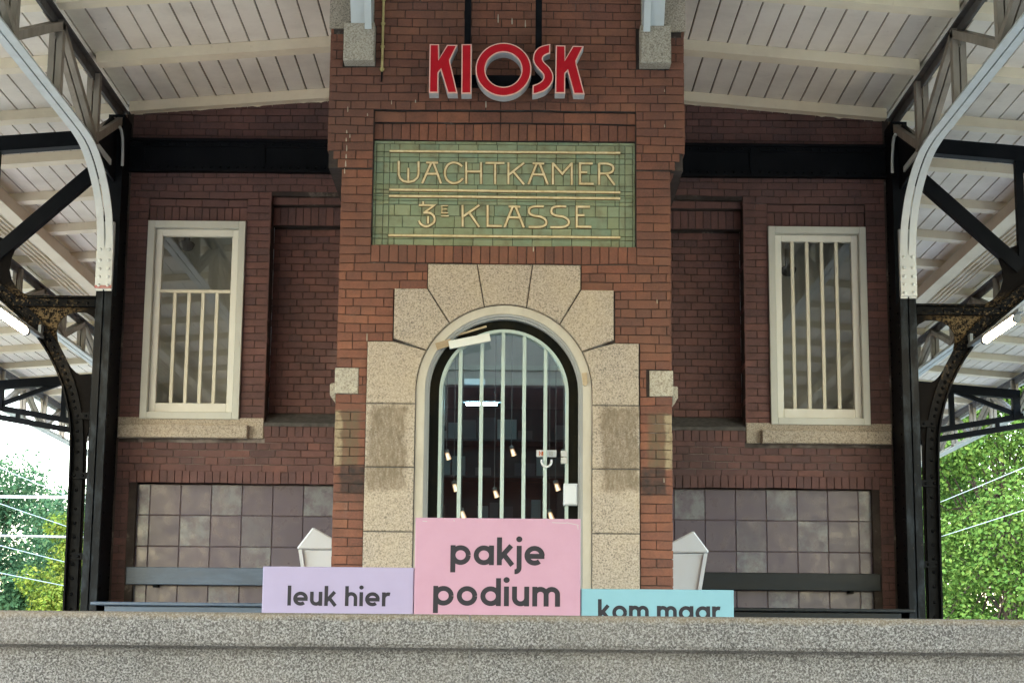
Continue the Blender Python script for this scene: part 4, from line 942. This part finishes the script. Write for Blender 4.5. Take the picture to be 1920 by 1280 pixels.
# ---------------------------------------------------------------- trees, wires
def tree(name, base, h, rx, rz, n, leaf, mat, label, seed, clumps=60, rf=.42):
    K = 1.45; bx, by = base[0]*K, (base[1]+12.94)*K-12.94; h = (h-1.57)*K+1.57; rx *= K; rz *= K; leaf *= K
    rnd = random.Random(seed); o = empty(name, (bx,by,-1.72), label, 'tree', 'trees beyond the tracks')
    cz = -1.72+h-rz; tr = MB(); tr.tube([(bx,by,-1.72),(bx+.1,by,-1.72+h*.3),(bx-.05,by+.1,cz),(bx+.1,by,cz+rz*.6)], [.28,.22,.14,.05], 8)
    C_ = []
    for i in range(clumps):
        while True:
            v = Vector((rnd.uniform(-1,1), rnd.uniform(-1,1), rnd.uniform(-1,1)))
            if .25 < v.length < 1: break
        v = v.normalized()*(v.length**.35)*rnd.uniform(.82,1.06)
        C_.append((Vector((bx+v.x*rx, by+v.y*rx, cz+v.z*rz)), rnd.uniform(.35,.75)*rx*rf, v.normalized()))
        if i % 4 == 0: tr.tube([(bx,by,cz-rz*.3+rnd.uniform(0,rz*.6)), C_[-1][0]], [.045,.012], 5)
    tr.build('trunk', M_BARK, o)
    mb = MB()
    for i in range(n):
        c, r, nv = C_[rnd.randrange(len(C_))]
        d = Vector((rnd.gauss(0,1), rnd.gauss(0,1), rnd.gauss(0,1))).normalized(); p = c+d*r*(rnd.random()**.4)
        N = (d*.7+Vector((rnd.gauss(0,.5), rnd.gauss(0,.5), rnd.gauss(.5,.5)))).normalized(); u = N.orthogonal().normalized(); u = Matrix.Rotation(rnd.uniform(0,6.28),3,N) @ u; t_ = N.cross(u)
        L_ = leaf*rnd.uniform(.6,1.25); W_ = L_*.62
        mb.add([p-u*L_*.5, p+t_*W_*.5+N*L_*.08, p+u*L_*.5, p-t_*W_*.5+N*L_*.08], [(0,1,2,3)])
    mb.build('crown', mat, o); return o
tree('leafy_tree', (-13.3,34), 6.75, 3.4, 3.4, 80000, .115, M_LEAF1, 'blue-green leafy tree behind the left catenary wires', 3, 150)
tree('leafy_tree', (-9.55,29), 5.1, 1.55, 2.6, 30000, .10, M_LEAF2, 'low yellow-green tree in front of the darker tree on the left', 5, 80)
tree('leafy_tree', (-12.6,30), 4.7, 1.7, 2.3, 14000, .15, M_LEAF1, 'small dark green tree at the left picture edge', 8, 70)
tree('leafy_tree', (11.7,30), 9.9, 3.9, 5.6, 170000, .118, M_LEAF3, 'tall fresh green tree filling the gap on the right', 11, 320, .36)
tree('leafy_tree', (11.2,40), 11.0, 4.6, 6.0, 36000, .24, M_LEAF3, 'darker green tree behind the tall fresh one on the right', 14, 200)
tree('leafy_tree', (-11.5,46), 7.2, 5.0, 4.2, 26000, .26, M_LEAF1, 'hazy green tree furthest back on the left', 17, 150)
def wire(x, z, sag, label, g_='overhead line wires'):
    mb = MB(); mb.tube([(x,-30+i*10,z-sag*(1-((i%6)/3-1)**2)) for i in range(15)], .013, 5); tag(mb.build('overhead_wire', M_WIRE), label, 'wire', g_)
wire(-14, 5.3, .1, 'topmost overhead wire left of the building'); wire(-14, 4.32, .05, 'second overhead wire from the top on the left'); wire(-14, 3.18, .02, 'third overhead wire from the top on the left'); wire(-14, 2.44, .02, 'lowest overhead wire on the left')
wire(14, 5.5, .1, 'upper overhead wire crossing the tall tree on the right'); wire(14, 4.33, .02, 'lower overhead wire crossing the tall tree on the right')
mt = empty('catenary_mast', (-15.4,30,-1.72), 'pale steel catenary mast with two horizontal arms on the left', 'mast')
MB().box(-15.5,-15.3,29.9,30.1,-1.72,6.5).build('pole', M_GALV, mt); MB().box(-15.3,-9.2,29.97,30.03,3.81,3.88).build('arm', M_GALV, mt); MB().tube([(-15.3,30,2.95),(-9.5,30,2.9)], .03, 6).build('arm', M_GALV, mt)
